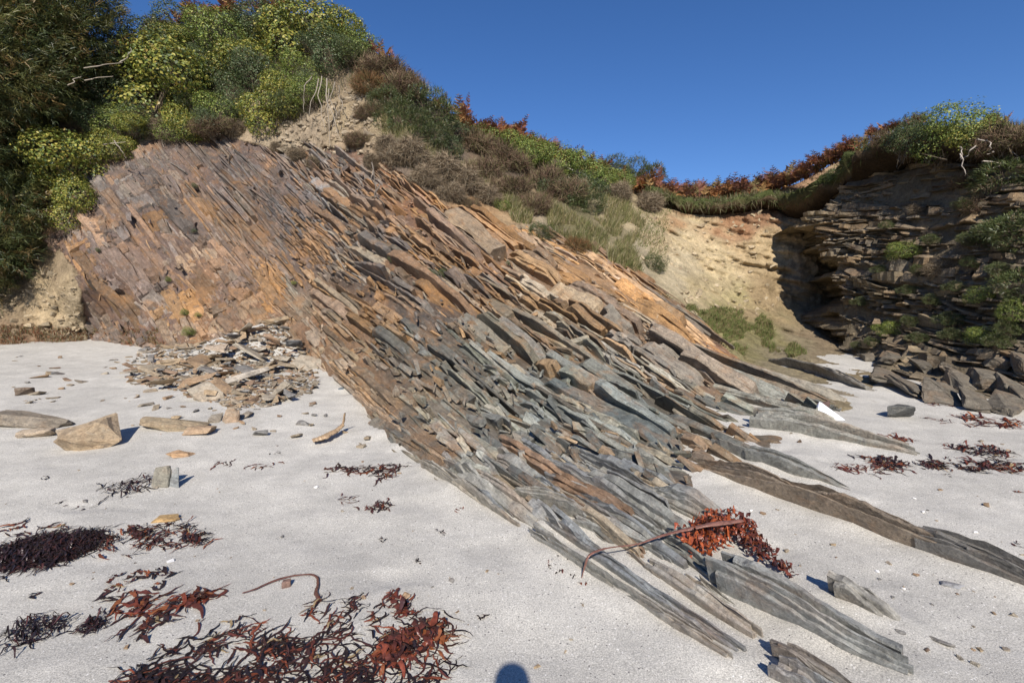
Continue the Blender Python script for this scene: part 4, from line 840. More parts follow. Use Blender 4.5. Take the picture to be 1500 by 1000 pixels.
# dark feathery tree at the left
def plume_tree():
    rng = np.random.RandomState(9); root = empty('feathery_tree', at(-60, 490, 12.6)); base = np.array(root.location)
    tag(root, 'dark feathery evergreen tree filling the left edge above the bank', 'tree')
    L = [(15, 60, 12.6, 1.6), (100, 45, 13.2, 1.3), (60, 110, 13.0, 1.3), (130, 45, 13.8, .8), (-90, 60, 12.0, 2.4), (20, -40, 12.6, 1.7), (90, -25, 13.4, 1.2), (-30, 170, 13.2, 1.7), (35, 200, 13.8, 1.2), (10, 270, 13.0, 1.1), (-80, 260, 12.6, 1.9), (70, 150, 13.8, 1.1), (15, 330, 12.8, .8), (-60, 350, 12.4, 1.3), (95, 100, 13.6, 1.0), (155, 70, 14, .6), (-140, 160, 11.2, 2.0), (-20, 90, 11.6, 1.4), (-30, 400, 12.2, .7), (20, 300, 12.0, .7), (-10, 360, 11.9, .7)]
    mb = MB(); tr = MB(); top = at(-20, 200, 13.4)
    tube(tr, [base - [0, 0, .4], base * .5 + top * .5 + [.3, 0, 0], top, at(0, 60, 13)], .28, .08, (.09, .07, .05), 8)
    for px, py, Y, r in L:
        c = at(px, py, Y); tube(tr, [top + rng.normal(0, .2, 3), (top + c) / 2 + rng.normal(0, .25, 3), c], .09, .025, (.09, .07, .05), 6)
        ns = int(260 * r * r); d = norm(rng.normal(size=(ns, 3))); p = c + d * (r * (1 - np.abs(rng.normal(0, .22, ns))))[:, None]
        sd = norm(d * .9 + np.array([.25, -.2, .15]) + rng.normal(0, .35, (ns, 3))); nb = 26
        P = np.repeat(p, nb, 0) + np.repeat(sd, nb, 0) * (rng.uniform(-.3, .35, ns * nb) * 1.0)[:, None] + rng.normal(0, .035, (ns * nb, 3))
        D = norm(np.repeat(sd, nb, 0) + rng.normal(0, .5, P.shape) + [0, 0, -.1]); V, F = blades(P, D, rng.uniform(.07, .2, len(P)), np.full(len(P), .008), rng, .5)
        c3 = pal(rng, ns, [(.085, .10, .03), (.12, .115, .035), (.17, .115, .04), (.05, .07, .024)], [3, 2.4, 1.4, 2], .3)
        mb.add(V, F, np.repeat(np.repeat(c3, nb, 0), 5, 0))
    for m, nm, mt in ((mb, 'crown', M_LEAF), (tr, 'trunk', M_DRY)): o = m.obj(nm, mt, None); o.parent = root; o.location = (-base).tolist()
plume_tree()
bush('shrub', 30, 330, .8, 'dark shrub in the tree shade over the left bank', dy=.4)
bush('shrub', 15, 400, .5, 'dark low growth at the foot of the shaded left bank', dy=.4)

# ------------------------------------------------------------------ loose rocks
def hull(name, seed, n=13, mat=None, boxy=.5, tint=(.3, .27, .22), chip=0.0):
    r = np.random.RandomState(seed); p = r.uniform(-1, 1, (n, 3)); p = np.sign(p) * np.abs(p) ** (1 - boxy); bm = bmesh.new()
    for q in p: bm.verts.new(q)
    bmesh.ops.convex_hull(bm, input=bm.verts); bmesh.ops.delete(bm, geom=[v for v in bm.verts if not v.link_faces], context='VERTS')
    bmesh.ops.bevel(bm, geom=list(bm.edges), offset=.05, segments=1, affect='EDGES')
    if chip:
        bmesh.ops.triangulate(bm, faces=bm.faces[:]); bmesh.ops.subdivide_edges(bm, edges=bm.edges[:], cuts=2, use_grid_fill=True)
        bm.normal_update(); co = np.array([v.co for v in bm.verts]); dz = chip * (fbm(co * 2.2, 3, seed) + .8 * np.round(2 * vnoise(co * np.array([.8, .8, 7.0]) + seed, 4)) / 2)
        for v, q in zip(bm.verts, dz): v.co += v.normal * q
    me = bpy.data.meshes.new(name); bm.to_mesh(me); bm.free(); me.materials.append(mat or M_FRAG)
    a = me.color_attributes.new('Col', 'FLOAT_COLOR', 'POINT'); a.data.foreach_set('color', np.tile(np.array(list(tint) + [1], np.float32), len(me.vertices)))
    return me
TINTS = [(.34, .255, .16), (.29, .235, .165), (.30, .205, .125), (.28, .235, .175), (.20, .19, .175), (.33, .285, .22), (.26, .175, .115)]
HULLS = [hull('fragment', 200 + k, 11 + k % 4, tint=TINTS[k % len(TINTS)]) for k in range(28)]
frng = np.random.RandomState(44)
def rock(px, py, dims, rotz, label, group=None, me=None, tilt=(0, 0), name='rock_fragment', cat='rock', lift=.35, tint=None, seed=0, dz=0.0):
    P = ground_hit(np.array([float(px)]), np.array([float(py)]))[0]
    if me is None: me = hull(name, 300 + seed, 14, tint=np.array(tint or TINTS[seed % len(TINTS)]) * .85, chip=.07)
    o = link(name, me); o.scale = tuple(d / 2 for d in dims); o.rotation_euler = (tilt[0], tilt[1], rotz)
    o.location = (P[0], P[1], P[2] + dims[2] * (lift) + dz); tag(o, label, cat, group); return o
PILE = [(215, 503), (260, 486), (330, 474), (420, 472), (458, 492), (475, 545), (455, 575), (400, 595), (340, 600), (260, 575), (190, 560), (185, 540)]
px, py = scatter(PILE, 285, frng)
for a, b in zip(px, py):
    L = float(np.clip(frng.lognormal(-1.6, .5), .08, .7)); w = L * frng.uniform(.3, .7); h = max(.025, L * frng.uniform(.08, .24))
    rock(a, b, (L, w, h), frng.normal(.2, .7), 'broken slate fragment in the heap at the foot of the rusty face', 'slate fragments in the heap', HULLS[frng.randint(28)], (frng.normal(0, .3), frng.normal(.1, .3)), dz=frng.uniform(0, .13))
mb = MB(); px, py = scatter(PILE, 2600, frng); Q = ground_hit(px, py)
for g in Q:
    h_ = HULLS[frng.randint(28)]; v = np.array([x.co for x in h_.vertices]); L = float(np.clip(frng.lognormal(-3.3, .5), .015, .11)); Rm = small_rot(frng, 40)
    mb.add((v * np.array([L, L * .6, L * .25])) @ Rm.T + g + [0, 0, .008], [np.array([list(f.vertices) for f in h_.polygons if len(f.vertices) == 3]).reshape(-1, 3), np.array([list(f.vertices) for f in h_.polygons if len(f.vertices) == 4]).reshape(-1, 4)], np.array(TINTS[frng.randint(7)]) * frng.uniform(.6, 1.15))
tag(mb.obj('slate_rubble', M_FRAG), 'fine slate rubble covering the sand between the heap fragments', None, None, 'stuff')
STREW = [(0, 520), (190, 520), (220, 560), (330, 600), (470, 590), (540, 610), (560, 660), (380, 640), (200, 600), (0, 590)]
px, py = scatter(STREW, 75, frng)
for a, b in zip(px, py):
    L = float(np.clip(frng.lognormal(-2.1, .5), .04, .3)); rock(a, b, (L, L * frng.uniform(.35, .8), max(.012, L * frng.uniform(.12, .35))), frng.uniform(0, 3), 'small slate chip strewn over the sand in front of the heap', 'slate chips strewn on the sand', HULLS[frng.randint(28)], (frng.normal(0, .12), frng.normal(0, .12)))
WIDE = [(0, 600), (560, 660), (780, 790), (1080, 990), (0, 990)]
px, py = scatter(WIDE, 70, frng); px2, py2 = scatter([(1080, 700), (1500, 620), (1500, 990), (1330, 985), (1100, 800)], 70, frng)
for a, b in zip(np.concatenate([px, px2]), np.concatenate([py, py2])):
    L = float(np.clip(frng.lognormal(-3.9, .5), .01, .06)); rock(a, b, (L, L * .7, L * .4), frng.uniform(0, 3), 'tiny pebble or shell chip lying on open sand', 'pebbles on the open sand', HULLS[frng.randint(28)], name='pebble', cat='pebble')
R = rock
R(133, 652, (.52, .36, .33), .35, 'large angular tan boulder with a grey front on the left sand', tint=(.42, .32, .21), seed=61, tilt=(.3, -.4), name='boulder', cat='boulder', lift=.28)
R(50, 622, (1.15, .28, .17), .05, 'long layered slate slab reaching in at the left edge', tint=(.25, .21, .16), seed=2, tilt=(0, .06), name='layered_rock')
R(55, 638, (.42, .16, .10), .0, 'pale split stone under the long layered slab at the left edge', tint=(.45, .36, .26), seed=3)
R(110, 636, (.3, .14, .09), .15, 'pale stone between the layered slab and the angular boulder', tint=(.44, .36, .27), seed=4)
R(250, 628, (.78, .26, .13), .12, 'flat rusty and grey stone with a lifted edge on the sand', tint=(.33, .26, .17), seed=5, tilt=(.1, .12))
R(292, 634, (.34, .18, .09), -.1, 'tan flat stone wedged at the right end of the rusty flat stone', tint=(.47, .33, .21), seed=6)
R(335, 618, (.24, .18, .19), .5, 'squarish tan block right of the rusty flat stone', tint=(.41, .31, .22), seed=7)
R(272, 666, (.28, .15, .05), .1, 'orange flat stone lying alone on the left sand', tint=(.5, .32, .18), seed=8)
R(36, 578, (.23, .13, .13), .3, 'small dark brown stone alone near the left edge', tint=(.2, .15, .11), seed=9)
R(237, 712, (.14, .05, .22), .1, 'upright split slate stone standing in dark weed', tint=(.27, .25, .2), seed=10, tilt=(-.1, .1), lift=.3)
R(262, 712, (.14, .04, .20), -.2, 'grey upright slate leaning next to the split stone in dark weed', tint=(.28, .29, .28), seed=11, tilt=(-.15, .35), lift=.3)
R(247, 760, (.20, .10, .03), .15, 'ochre flat stone by the dark weed', tint=(.47, .31, .14), seed=12)
R(262, 502, (.5, .12, .12), .25, 'whitish weathered block on top of the slate heap', tint=(.55, .50, .47), seed=13, tilt=(0, -.2), lift=.6, dz=.25)
R(318, 530, (.42, .3, .07), .3, 'pale buff flat stone in the middle of the slate heap', tint=(.5, .40, .30), seed=14, tilt=(.35, .1), lift=.6, dz=.22)
R(363, 568, (.62, .12, .09), .75, 'long pale splinter lying across the front of the heap', tint=(.45, .40, .33), seed=15, tilt=(0, -.25), lift=.6, dz=.14)
R(345, 515, (.28, .2, .1), .3, 'dark blue-grey stone near the top of the heap', tint=(.13, .135, .14), seed=16, dz=.25)
R(430, 523, (.34, .2, .14), .3, 'dark grey stack of slate at the right end of the heap', tint=(.16, .165, .165), seed=17, dz=.2)
R(500, 572, (.10, .08, .06), .3, 'small blue-grey pebble beside the left foot of the outcrop', tint=(.17, .2, .22), seed=18, name='pebble', cat='pebble')
R(85, 548, (.2, .12, .05), .1, 'flat dark oval stone on the back sand', tint=(.14, .14, .14), seed=19)
R(1320, 612, (.34, .24, .19), -.5, 'rounded dark boulder on the sand before the right cliff', tint=(.14, .14, .13), seed=20, name='boulder', cat='boulder')
R(1198, 600, (.3, .14, .1), .4, 'dark reddish wedge of rock beside the white object', tint=(.18, .11, .09), seed=21, tilt=(0, -.3))
R(1182, 610, (.26, .16, .08), -.4, 'blue-grey flat stone next to the white object', tint=(.24, .27, .30), seed=22)
R(918, 722, (.15, .12, .045), .3, 'cream flat stone lying in the sandy gap of the outcrop', tint=(.48, .45, .36), seed=23, tilt=(.3, .05), dz=.05)
R(945, 742, (.14, .11, .03), -.5, 'tan-pink flat stone next to the cream one', tint=(.40, .29, .22), seed=24, tilt=(.3, .1), dz=.05)
R(890, 702, (.16, .12, .05), .5, 'brownish stone above the cream one in the sandy gap', tint=(.36, .29, .23), seed=25, tilt=(.3, .0), dz=.05)
R(935, 916, (.04, .03, .012), .3, 'tiny tan triangular chip on the foreground sand', tint=(.36, .28, .2), seed=26, name='pebble', cat='pebble')
R(1296, 902, (.07, .03, .03), -.9, 'small buff stone leaning on the pointed grey block', tint=(.45, .41, .33), seed=27)
R(1372, 940, (.14, .035, .02), -.9, 'thin grey slate sliver lying flat right of the pointed block', tint=(.26, .24, .21), seed=28)
R(1395, 858, (.12, .07, .02), -.6, 'flat blue-grey stone beside the dark ribbed slate', tint=(.33, .34, .35), seed=29)
R(1108, 925, (.06, .04, .02), .6, 'small buff stone near the tip of the rusty strip', tint=(.4, .36, .3), seed=30)
# blocks at the foot of the right cliff
bl = [(1300, 553, .75, .14), (1335, 564, .8, .16), (1375, 576, .7, .18), (1410, 560, .55, .30), (1440, 556, .5, .32), (1478, 566, .55, .28), (1425, 586, .55, .14), (1470, 592, .6, .15), (1505, 584, .6, .24), (1272, 524, .5, .16), (1305, 524, .45, .2), (1345, 536, .5, .24), (1390, 536, .45, .28), (1460, 530, .45, .3), (1500, 535, .5, .32)]
where = ['lowest tilted slab at the left of the cliff foot', 'second tilted slab of the cliff foot, lying towards the boulder', 'third tilted slab of the cliff foot, under the upright blocks', 'upright block in the middle of the cliff foot', 'upright block right of the middle of the cliff foot', 'squat block near the right edge of the cliff foot', 'low slab in the sand below the upright blocks', 'low slab in the sand near the right edge', 'block cut by the right edge at the cliff foot', 'small block at the corner where the cliff meets the gully', 'small block beside the gully corner of the cliff', 'broken block above the second tilted slab', 'broken block above the upright middle block', 'broken block above the squat one on the right', 'topmost broken block at the right edge of the cliff foot']
for k, (px, py, w, h) in enumerate(bl):
    me = hull('cliff_block', 400 + k, 15, M_CLIFF, .66, (.15, .13, .10), .10); o = link('cliff_block', me); Y = min(float(CSHEET(np.array([px]), np.array([py]))[0]) - .05, gY(px, min(py + 10, 640)) if py > 545 else 99)
    P = at(px, py, Y); o.location = P.tolist(); o.scale = (w * .3, w * .52, h * .42); o.rotation_euler = (frng.normal(.2, .1), frng.normal(.25, .1), frng.normal(-.5, .2)); tag(o, 'grey slate ' + where[k], 'rock', 'blocks at the foot of the right cliff')
# small flakes caught on the ledges of the slate
mb = MB(); px, py = scatter([(150, 250), (300, 200), (540, 235), (700, 330), (900, 400), (1080, 550), (1100, 640), (950, 740), (760, 740), (560, 600), (440, 480), (140, 480)], 900, frng)
P0 = at(px, py, SHEET(px, py) - .05 - np.abs(frng.normal(0, .05, len(px))))
for k in range(len(px)):
    if px[k] < 430 and frng.uniform() < .75: continue
    K = 6; th = np.sort(frng.uniform(0, 2 * PI, K)); L = float(np.clip(frng.lognormal(-2.3, .45), .04, .3)); r = frng.uniform(.5, 1, K); a = np.stack([np.cos(th) * r * L, np.sin(th) * r * L * .45], -1); T = L * frng.uniform(.06, .18)
    nn = norm(BN + frng.normal(0, .38, 3)) if frng.uniform() < .65 else norm(np.array([.1, -.5, .8]) + frng.normal(0, .4, 3)); tt_ = norm(BT - nn * (BT @ nn) + frng.normal(0, .12, 3)); bb = np.cross(nn, tt_)
    B = P0[k] + a[:, :1] * tt_ + a[:, 1:] * bb; i = np.arange(K)
    c = rock_colour(px[k], py[k], float(P0[k] @ BN), float(P0[k] @ BT), frng)
    mb.add(np.concatenate([B - nn * T, B + nn * T]), [i[None, ::-1], i[None] + K, np.stack([i, (i + 1) % K, (i + 1) % K + K, i + K], -1)], np.clip(c, .03, .7))
tag(mb.obj('slate_flakes', M_ROCK, outcrop), kind='stuff')
mb = MB()
for poly, n, col in (([(395, 190), (440, 160), (500, 130), (545, 135), (555, 230), (480, 225), (400, 225)], 420, (.34, .275, .19)), ([(940, 300), (1010, 310), (1130, 310), (1150, 440), (1100, 470), (1000, 460), (940, 380)], 220, (.46, .37, .24)), ([(0, 400), (110, 400), (125, 490), (0, 490)], 160, (.36, .29, .19))):
    px, py = scatter(poly, n, frng); Q = sheet_point(px, py)
    for g in Q:
        h_ = HULLS[frng.randint(28)]; v = np.array([x.co for x in h_.vertices]); L = float(np.clip(frng.lognormal(-3.0, .5), .02, .16)); Rm = small_rot(frng, 60)
        mb.add((v * np.array([L, L * .7, L * .4])) @ Rm.T + g, [np.array([[i for i in f.vertices][:3] for f in h_.polygons if len(f.vertices) == 3]).reshape(-1, 3), np.array([[i for i in f.vertices] for f in h_.polygons if len(f.vertices) == 4]).reshape(-1, 4)], np.array(col) * frng.uniform(.6, 1.15))
tag(mb.obj('earth_stones', M_FRAG), 'clods and small stones stuck in the bare earth slopes', None, None, 'stuff')

# ------------------------------------------------------------------ seaweed, driftwood, shells
WCOL = {'dark': ([(.022, .015, .016), (.04, .022, .022), (.075, .03, .026)], [4, 3, 1]), 'red': ([(.17, .045, .025), (.11, .035, .025), (.25, .085, .035), (.06, .025, .022)], [3, 3, 1.5, 2]), 'mix': ([(.03, .02, .02), (.12, .037, .025), (.2, .065, .03), (.065, .028, .024), (.30, .22, .12)], [4, 2.4, 1.4, 3, .3]), 'heap': ([(.02, .014, .015), (.10, .032, .022), (.19, .055, .028), (.05, .024, .02), (.30, .22, .12)], [5, 2, 1.1, 3, .3]), 'rust': ([(.34, .085, .03), (.24, .06, .03), (.12, .04, .03)], [3, 3, 1.5])}
def ribbon(mb, P, dirn, L, wd, col, rng, ruff=.26, curl=1.0, hmax=.03):
    K = 9; s = np.linspace(0, 1, K); az = math.atan2(dirn[1], dirn[0]) + np.cumsum(rng.normal(0, .42 * curl, K)); st = L / K; x = P[0] + np.cumsum(np.cos(az)) * st; y = P[1] + np.cumsum(np.sin(az)) * st
    z = ground_z(x, y) + .004 + hmax * np.abs(wob(rng, K, .7, 5)) * np.sin(np.clip(s * PI, .15, 3)) + (P[3] if len(P) > 3 else 0); S = np.stack([x, y, z], -1)
    sd = np.stack([-np.sin(az), np.cos(az), 0 * az], -1); w = wd * np.sin(np.clip(s * PI * .95 + .2, 0, PI))[:, None] * rng.uniform(.6, 1.2, (K, 1)) + .0015
    tw = rng.normal(0, ruff, (K, 1)); up = np.array([0, 0, 1.]); off = sd * np.cos(tw) + up * np.sin(tw)
    Lf = S + off * w; Rt = S - off * w + up * np.abs(rng.normal(0, ruff * wd, (K, 1))); Lf[:, 2] = np.maximum(Lf[:, 2], z - .004); Rt[:, 2] = np.maximum(Rt[:, 2], z - .004); C_ = S + up * wd * .25
    i = np.arange(K - 1); mb.add(np.concatenate([Lf, C_, Rt]), np.concatenate([np.stack([i, i + 1, i + 1 + K, i + K], -1), np.stack([i + K, i + 1 + K, i + 1 + 2 * K, i + 2 * K], -1)]), np.clip(col * rng.uniform(.8, 1.2, (3 * K, 1)), .005, .8))
def weed(label, poly, n, kind, seed, L=(.06, .25), wd=(.004, .014), hmax=.03, thresh=-.9, dirn=(1, .15), lift=0.0, group=None, name='seaweed'):
    rng = np.random.RandomState(seed); px, py = scatter(poly, n, rng); k = fbm(np.stack([px / 26, py / 13, px * 0], -1), 4, seed, .6) > thresh; px, py = px[k], py[k]
    if not len(px): return
    G = ground_hit(px, py); cols, w = WCOL[kind]; mb = MB(); org = G.mean(0)
    for g in G:
        c = pal(rng, 1, cols, w, .25)[0]; a = rng.normal(0, .7); d = (dirn[0] * math.cos(a) - dirn[1] * math.sin(a), dirn[0] * math.sin(a) + dirn[1] * math.cos(a)); l = rng.uniform(*L)
        ribbon(mb, (g[0] - d[0] * l / 2, g[1] - d[1] * l / 2, 0, lift * rng.uniform(.3, 1)), d, l, rng.uniform(*wd), c, rng, hmax=hmax * rng.uniform(.1, 1))
    tag(mb.obj(name, M_WEED, origin=org, smooth=True), label, 'seaweed', group)
weed('thick black mat of seaweed reaching in from the left edge', [(0, 803), (60, 786), (130, 776), (160, 782), (150, 800), (100, 822), (40, 834), (0, 840)], 1300, 'dark', 1, (.05, .24), (.0015, .005), .03, -.45)
weed('ragged maroon end of the black seaweed mat', [(150, 782), (200, 772), (270, 768), (300, 785), (305, 800), (270, 800), (215, 800), (180, 818), (160, 815)], 420, 'mix', 2, (.05, .2), (.002, .008), .03, -.2)
weed('thin line of weed above the black mat at the left edge', [(0, 770), (50, 770), (105, 768), (100, 776), (50, 782), (0, 790)], 40, 'mix', 3, (.05, .15), (.003, .01), .02, -.2)
weed('scattered red and black scraps below the black mat', [(165, 840), (250, 830), (260, 850), (210, 880), (160, 895), (150, 870)], 75, 'mix', 4, (.04, .14), (.003, .012), .02, -.05)
weed('long red kelp blades right of the dark tufts on the left sand', [(165, 890), (240, 875), (320, 865), (318, 878), (270, 890), (180, 905)], 60, 'red', 5, (.1, .28), (.005, .016), .03, -.6, (1, .25))
weed('curled dark strand below the red kelp blades', [(195, 925), (250, 895), (262, 896), (225, 925), (205, 932)], 26, 'mix', 6, (.1, .2), (.004, .009), .02, -1, (1, .6))
weed('wiry black tuft of seaweed leftmost in the foreground', [(15, 930), (35, 905), (85, 905), (105, 925), (60, 938), (20, 945)], 90, 'dark', 7, (.05, .16), (.0015, .004), .05, -.9, (1, .3))
weed('wiry black tuft between the leftmost tuft and the red blades', [(112, 925), (130, 910), (160, 905), (155, 918), (125, 930)], 60, 'dark', 8, (.04, .12), (.0015, .004), .04, -1, (1, .4))
weed('large tangled heap of red and black seaweed at the bottom', [(180, 1000), (225, 965), (300, 925), (350, 905), (372, 915), (400, 930), (450, 920), (470, 862), (500, 870), (560, 868), (600, 872), (640, 900), (672, 930), (668, 975), (640, 1000), (640, 1040), (160, 1040)], 3000, 'heap', 9, (.05, .24), (.0014, .0065), .016, .24, (1, .35))
weed('rust-red kelp blades on the right of the large heap', [(560, 870), (590, 862), (600, 885), (640, 910), (660, 935), (640, 955), (560, 985), (550, 960), (600, 920)], 110, 'red', 10, (.05, .16), (.006, .02), .04, -.3, (1, .1))
weed('flat strand line of brown weed touching the left foot of the slate', [(475, 686), (520, 684), (600, 682), (600, 692), (570, 700), (530, 694), (480, 691)], 110, 'mix', 11, (.06, .22), (.003, .010), .02, -.6)
weed('small orange and black weed scrap on the open middle sand', [(530, 745), (560, 736), (583, 738), (560, 748)], 40, 'mix', 12, (.04, .12), (.003, .008), .02, -1)
weed('thin brown weed scrap left of the orange and black one', [(490, 728), (520, 730), (530, 738), (508, 738)], 12, 'red', 13, (.05, .14), (.002, .006), .01, -1)
weed('dark coil of weed at the foot of the upright split stones', [(150, 718), (190, 705), (225, 695), (235, 715), (205, 720), (180, 728)], 60, 'dark', 14, (.08, .24), (.002, .006), .05, -.6)
weed('short dark weed scrap on the pale sand right of the split stones', [(315, 680), (345, 676), (345, 684)], 10, 'mix', 15, (.05, .14), (.003, .007), .01, -1)
weed('thin red weed scrap on the pale sand before the outcrop', [(370, 684), (412, 675), (415, 680), (375, 688)], 12, 'red', 16, (.08, .16), (.003, .007), .01, -1)
weed('dark weed patch nearest the long brown ridge on the right sand', [(1252, 670), (1290, 668), (1335, 680), (1300, 688)], 110, 'mix', 17, (.06, .22), (.004, .012), .03, -.6)
weed('thin red weed line below the dark patch on the right sand', [(1228, 683), (1310, 686), (1310, 692), (1235, 690)], 45, 'red', 18, (.08, .25), (.003, .008), .01, -.5)
weed('dark strand line of weed lower at the right edge', [(1345, 676), (1400, 676), (1500, 680), (1500, 692), (1440, 690), (1360, 686)], 190, 'mix', 19, (.08, .25), (.004, .012), .03, -.35)
weed('dark red weed patch above the lower right strand line', [(1388, 655), (1430, 650), (1485, 664), (1450, 672)], 130, 'mix', 20, (.08, .25), (.004, .013), .04, -.7)
weed('long thin strand line of weed upper at the right edge', [(1335, 606), (1400, 610), (1500, 606), (1500, 626), (1420, 625), (1340, 614)], 230, 'red', 21, (.1, .3), (.005, .013), .03, -.1)
weed('small red weed patch left of the upper right strand line', [(1276, 636), (1310, 636), (1340, 644), (1300, 650)], 50, 'red', 22, (.08, .25), (.004, .01), .02, -.6)
weed('faint weed line near the foot of the right cliff', [(1350, 592), (1440, 588), (1500, 596), (1440, 600)], 60, 'red', 23, (.1, .3), (.004, .01), .02, -.2)
weed('bright rust-red kelp heap hung on the head of the thick slate wedge', [(1000, 805), (1015, 785), (1060, 768), (1090, 778), (1100, 800), (1060, 812), (1030, 832), (1005, 828)], 300, 'rust', 24, (.03, .10), (.006, .014), .05, -1, (1, .2), lift=.13)
weed('frilly red seaweed draped down behind the thick slate wedge', [(1065, 765), (1100, 775), (1130, 815), (1165, 850), (1160, 858), (1110, 825), (1075, 795)], 260, 'red', 25, (.03, .09), (.005, .012), .04, -1, (1, -.6), lift=.07)
weed('little black weed tuft at the near end of the kelp strap', [(795, 822), (830, 822), (860, 845), (850, 856), (815, 838)], 45, 'dark', 26, (.04, .1), (.002, .005), .03, -.7)
weed('thin red weed fringe under the kelp strap end', [(828, 845), (880, 852), (880, 860), (850, 860)], 14, 'red', 27, (.06, .12), (.003, .006), .02, -1)
for k, (a, b, kd) in enumerate([(35, 812, 'dark'), (115, 745, 'dark'), (90, 738, 'dark'), (650, 780, 'dark'), (614, 824, 'dark'), (712, 904, 'dark'), (676, 745, 'red'), (405, 665, 'dark'), (70, 700, 'dark'), (560, 792, 'dark'), (1385, 697, 'dark'), (1360, 685, 'dark'), (1495, 720, 'red'), (1490, 798, 'dark'), (330, 560, 'dark'), (455, 900, 'red'), (52, 873, 'dark')]):
    weed('tiny scrap of seaweed lying on open sand', [(a - 8, b - 3), (a + 8, b - 3), (a + 8, b + 3), (a - 8, b + 3)], 5, kd, 60 + k, (.02, .07), (.002, .006), .01, -2, group='tiny seaweed scraps')
def strap(label, pts, wds, col, Hs, seed, name='kelp_strap'):
    rng = np.random.RandomState(seed); G = ground_hit(np.array([p[0] for p in pts], float), np.array([p[1] for p in pts], float)); L = np.linspace(0, 1, len(pts)); K = 44; s = np.linspace(0, 1, K)
    # points hang over the rocks: keep the picture ray, come forward by the height there
    Y = G[:, 1] * (1 - np.array(Hs) / 1.55); Q = at(np.array([p[0] for p in pts], float), np.array([p[1] for p in pts], float), Y)
    S = np.stack([np.interp(s, L, Q[:, k]) for k in range(3)], -1)
    for _ in range(3): S[1:-1] = (S[:-2] + 2 * S[1:-1] + S[2:]) / 4
    w = np.interp(s, np.linspace(0, 1, len(wds)), wds); mb = MB(); T = norm(np.gradient(S, axis=0)); sd = norm(np.cross(T, [0, -.3, 1])); up = np.cross(sd, T)
    th = np.arange(8) * PI / 4; V = S[:, None] + w[:, None, None] * (sd[:, None] * np.cos(th)[None, :, None] + up[:, None] * (.4 * np.sin(th))[None, :, None]) * rng.uniform(.75, 1.25, (K, 8, 1)); i = np.arange(K - 1)[:, None] * 8; j = np.arange(8)[None]
    mb.add(V.reshape(-1, 3), np.stack([i + j, i + (j + 1) % 8, i + 8 + (j + 1) % 8, i + 8 + j], -1).reshape(-1, 4), np.clip(np.array(col) * rng.uniform(.7, 1.3, (K * 8, 1)), .01, .8)); tag(mb.obj(name, M_WEED, origin=S[0], smooth=True), label, 'seaweed')
strap('long brownish-red kelp strap stretched over the slate fins', [(1088, 762), (1040, 768), (1005, 775), (965, 785), (935, 797), (905, 800), (880, 804), (862, 812), (856, 830), (852, 846)], [.014, .018, .012, .007, .006, .0045, .006, .007, .006, .004], (.20, .095, .07), [.17, .16, .14, .13, .12, .13, .15, .15, .09, .02], 1)
strap('bent brown kelp stalk on the sand above the large heap', [(355, 868), (375, 862), (400, 850), (430, 842), (455, 840), (465, 844), (466, 856), (462, 866), (468, 880)], [.004, .006, .007, .006, .006, .007, .008, .010, .012], (.13, .06, .045), [.01] * 9, 2, 'kelp_stalk')
strap('curved brown driftwood stick before the outcrop', [(458, 645), (475, 640), (490, 632), (503, 622), (505, 605)], [.035, .045, .04, .025, .012], (.40, .28, .17), [.04, .05, .05, .08, .2], 3, 'driftwood')
R(420, 858, (.05, .04, .045), .4, 'knobbly barnacled lump beside the bent kelp stalk', tint=(.25, .16, .13), seed=41, name='holdfast', cat='seaweed')
for k, (a, b, L) in enumerate([(462, 714, .055), (1352, 750, .035), (1215, 882, .06), (1285, 838, .03), (250, 823, .05), (1380, 790, .02), (1340, 730, .03), (1430, 780, .03), (1100, 748, .03), (1200, 770, .025), (1322, 862, .025), (1075, 640, .05), (1000, 300, .01)][:12]):
    me = hull('shell', 500 + k, 12, M_SHELL, .4, (.8, .78, .74)); rock(a, b, (L, L * .7, L * .4), frng.uniform(0, 3), 'small white shell lying on the sand', 'white shells on the sand', me, name='shell', cat='shell')
me = hull('litter', 520, 14, M_SHELL, .6, (.85, .85, .87)); rock(1221, 611, (.38, .22, .18), -.4, 'white plastic-like object washed up at the tail of the outcrop', None, me, name='plastic_litter', cat='litter', tilt=(.1, .2))

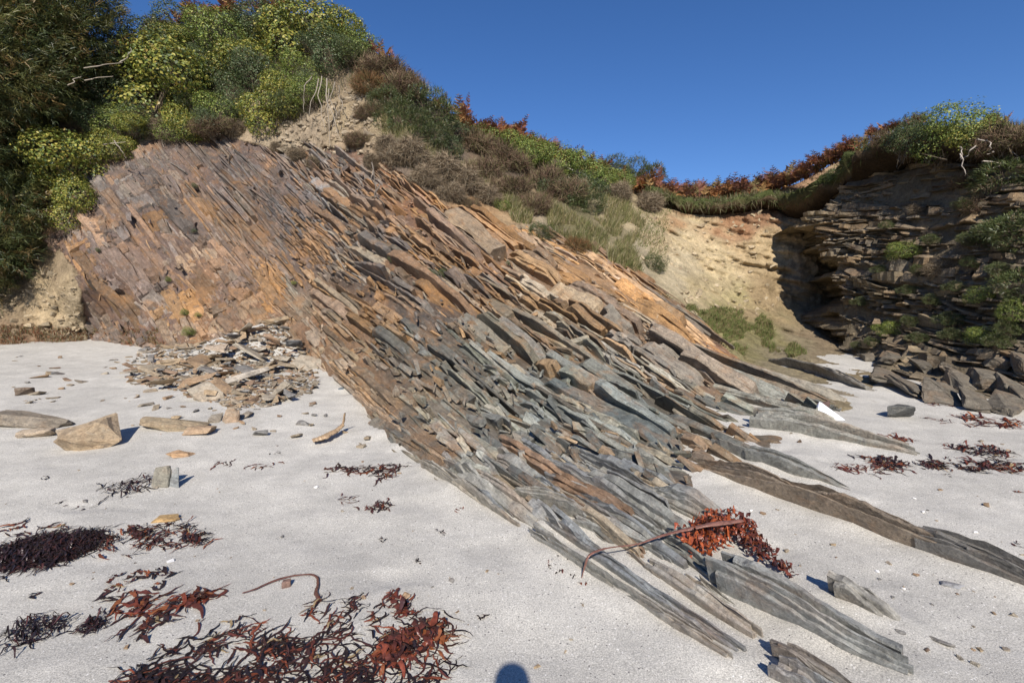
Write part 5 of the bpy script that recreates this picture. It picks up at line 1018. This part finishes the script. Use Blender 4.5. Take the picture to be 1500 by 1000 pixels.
# ------------------------------------------------------------------ the photographer, whose head throws the shadow at the bottom edge
def person():
    J = {'pel': (0, -.30, .92), 'wai': (0, -.31, 1.10), 'che': (0, -.31, 1.32), 'nec': (0, -.28, 1.50), 'hea': (0, -.24, 1.58), 'top': (0, -.25, 1.68), 'ls': (-.19, -.30, 1.42), 'le': (-.24, -.2, 1.18), 'lh': (-.06, -.07, 1.46), 'rs': (.19, -.30, 1.42), 're': (.24, -.2, 1.18), 'rh': (.06, -.07, 1.46), 'lk': (-.11, -.28, .50), 'la': (-.12, -.32, .08), 'lt': (-.13, -.18, .05), 'rk': (.11, -.28, .50), 'ra': (.12, -.32, .08), 'rt': (.13, -.18, .05), 'lp': (-.1, -.30, .88), 'rp': (.1, -.30, .88)}
    E = [('pel', 'wai'), ('wai', 'che'), ('che', 'nec'), ('nec', 'hea'), ('hea', 'top'), ('che', 'ls'), ('ls', 'le'), ('le', 'lh'), ('che', 'rs'), ('rs', 're'), ('re', 'rh'), ('pel', 'lp'), ('lp', 'lk'), ('lk', 'la'), ('la', 'lt'), ('pel', 'rp'), ('rp', 'rk'), ('rk', 'ra'), ('ra', 'rt')]
    rad = dict(pel=.15, wai=.14, che=.16, nec=.06, hea=.092, top=.07, ls=.075, le=.05, lh=.035, rs=.075, re=.05, rh=.035, lk=.07, la=.05, lt=.045, rk=.07, ra=.05, rt=.045, lp=.1, rp=.1)
    k = list(J); me = bpy.data.meshes.new('person'); me.from_pydata([J[a] for a in k], [(k.index(a), k.index(b)) for a, b in E], []); o = link('person', me)
    sk = o.modifiers.new('skin', 'SKIN'); ss = o.modifiers.new('sub', 'SUBSURF'); ss.levels = ss.render_levels = 2
    for a, v in zip(k, me.skin_vertices[0].data): v.radius = (rad[a], rad[a]); v.use_root = a == 'pel'
    m, nt, b = nodes('dark_jacket'); b.inputs['Base Color'].default_value = (.05, .06, .08, 1); b.inputs['Roughness'].default_value = .85; me.materials.append(m)
    tag(o, 'person standing on the sand holding a camera, seen only by the shadow', 'person')
person()

# ------------------------------------------------------------------ single out the plants that stand side by side
ORD = 'first second third fourth fifth sixth seventh eighth ninth tenth eleventh twelfth thirteenth fourteenth fifteenth sixteenth seventeenth eighteenth nineteenth twentieth'.split()
DESC = {'ivy_bush': 'yellow-green ivy bush', 'leafy_shrub': 'dark green leafy shrub', 'green_bush': 'fresh green bush', 'spiky_shrub': 'spiky dark green shrub', 'heather_bush': 'brown heather bush', 'dry_bush': 'bleached dry bush'}
for grp, place in (('heather on the slope', 'on the slope under the skyline'), ('shrubs of the hill top thicket', 'in the hill top thicket'), ('small bushes within the hill thicket', 'filling gaps in the hill thicket'), ('plants on the cliff ledges', 'on the ledges of the right cliff'), ('plants in the slate cracks', 'in cracks of the slate face'), ('ivy patches below the bracken', 'below the middle bracken skyline')):
    kinds = {}
    for o in list(COL.objects):
        if o.get('group') == grp: kinds.setdefault(o.name.split('.')[0], []).append(o)
    for kd, lst in kinds.items():
        lst.sort(key=lambda o: o.location.x / o.location.y)
        small = 'small ' if grp.startswith(('small', 'plants')) else ''
        for k, o in enumerate(lst): o['label'] = small + DESC[kd] + ' ' + place + (', %s from left' % ORD[k] if len(lst) > 1 else '')
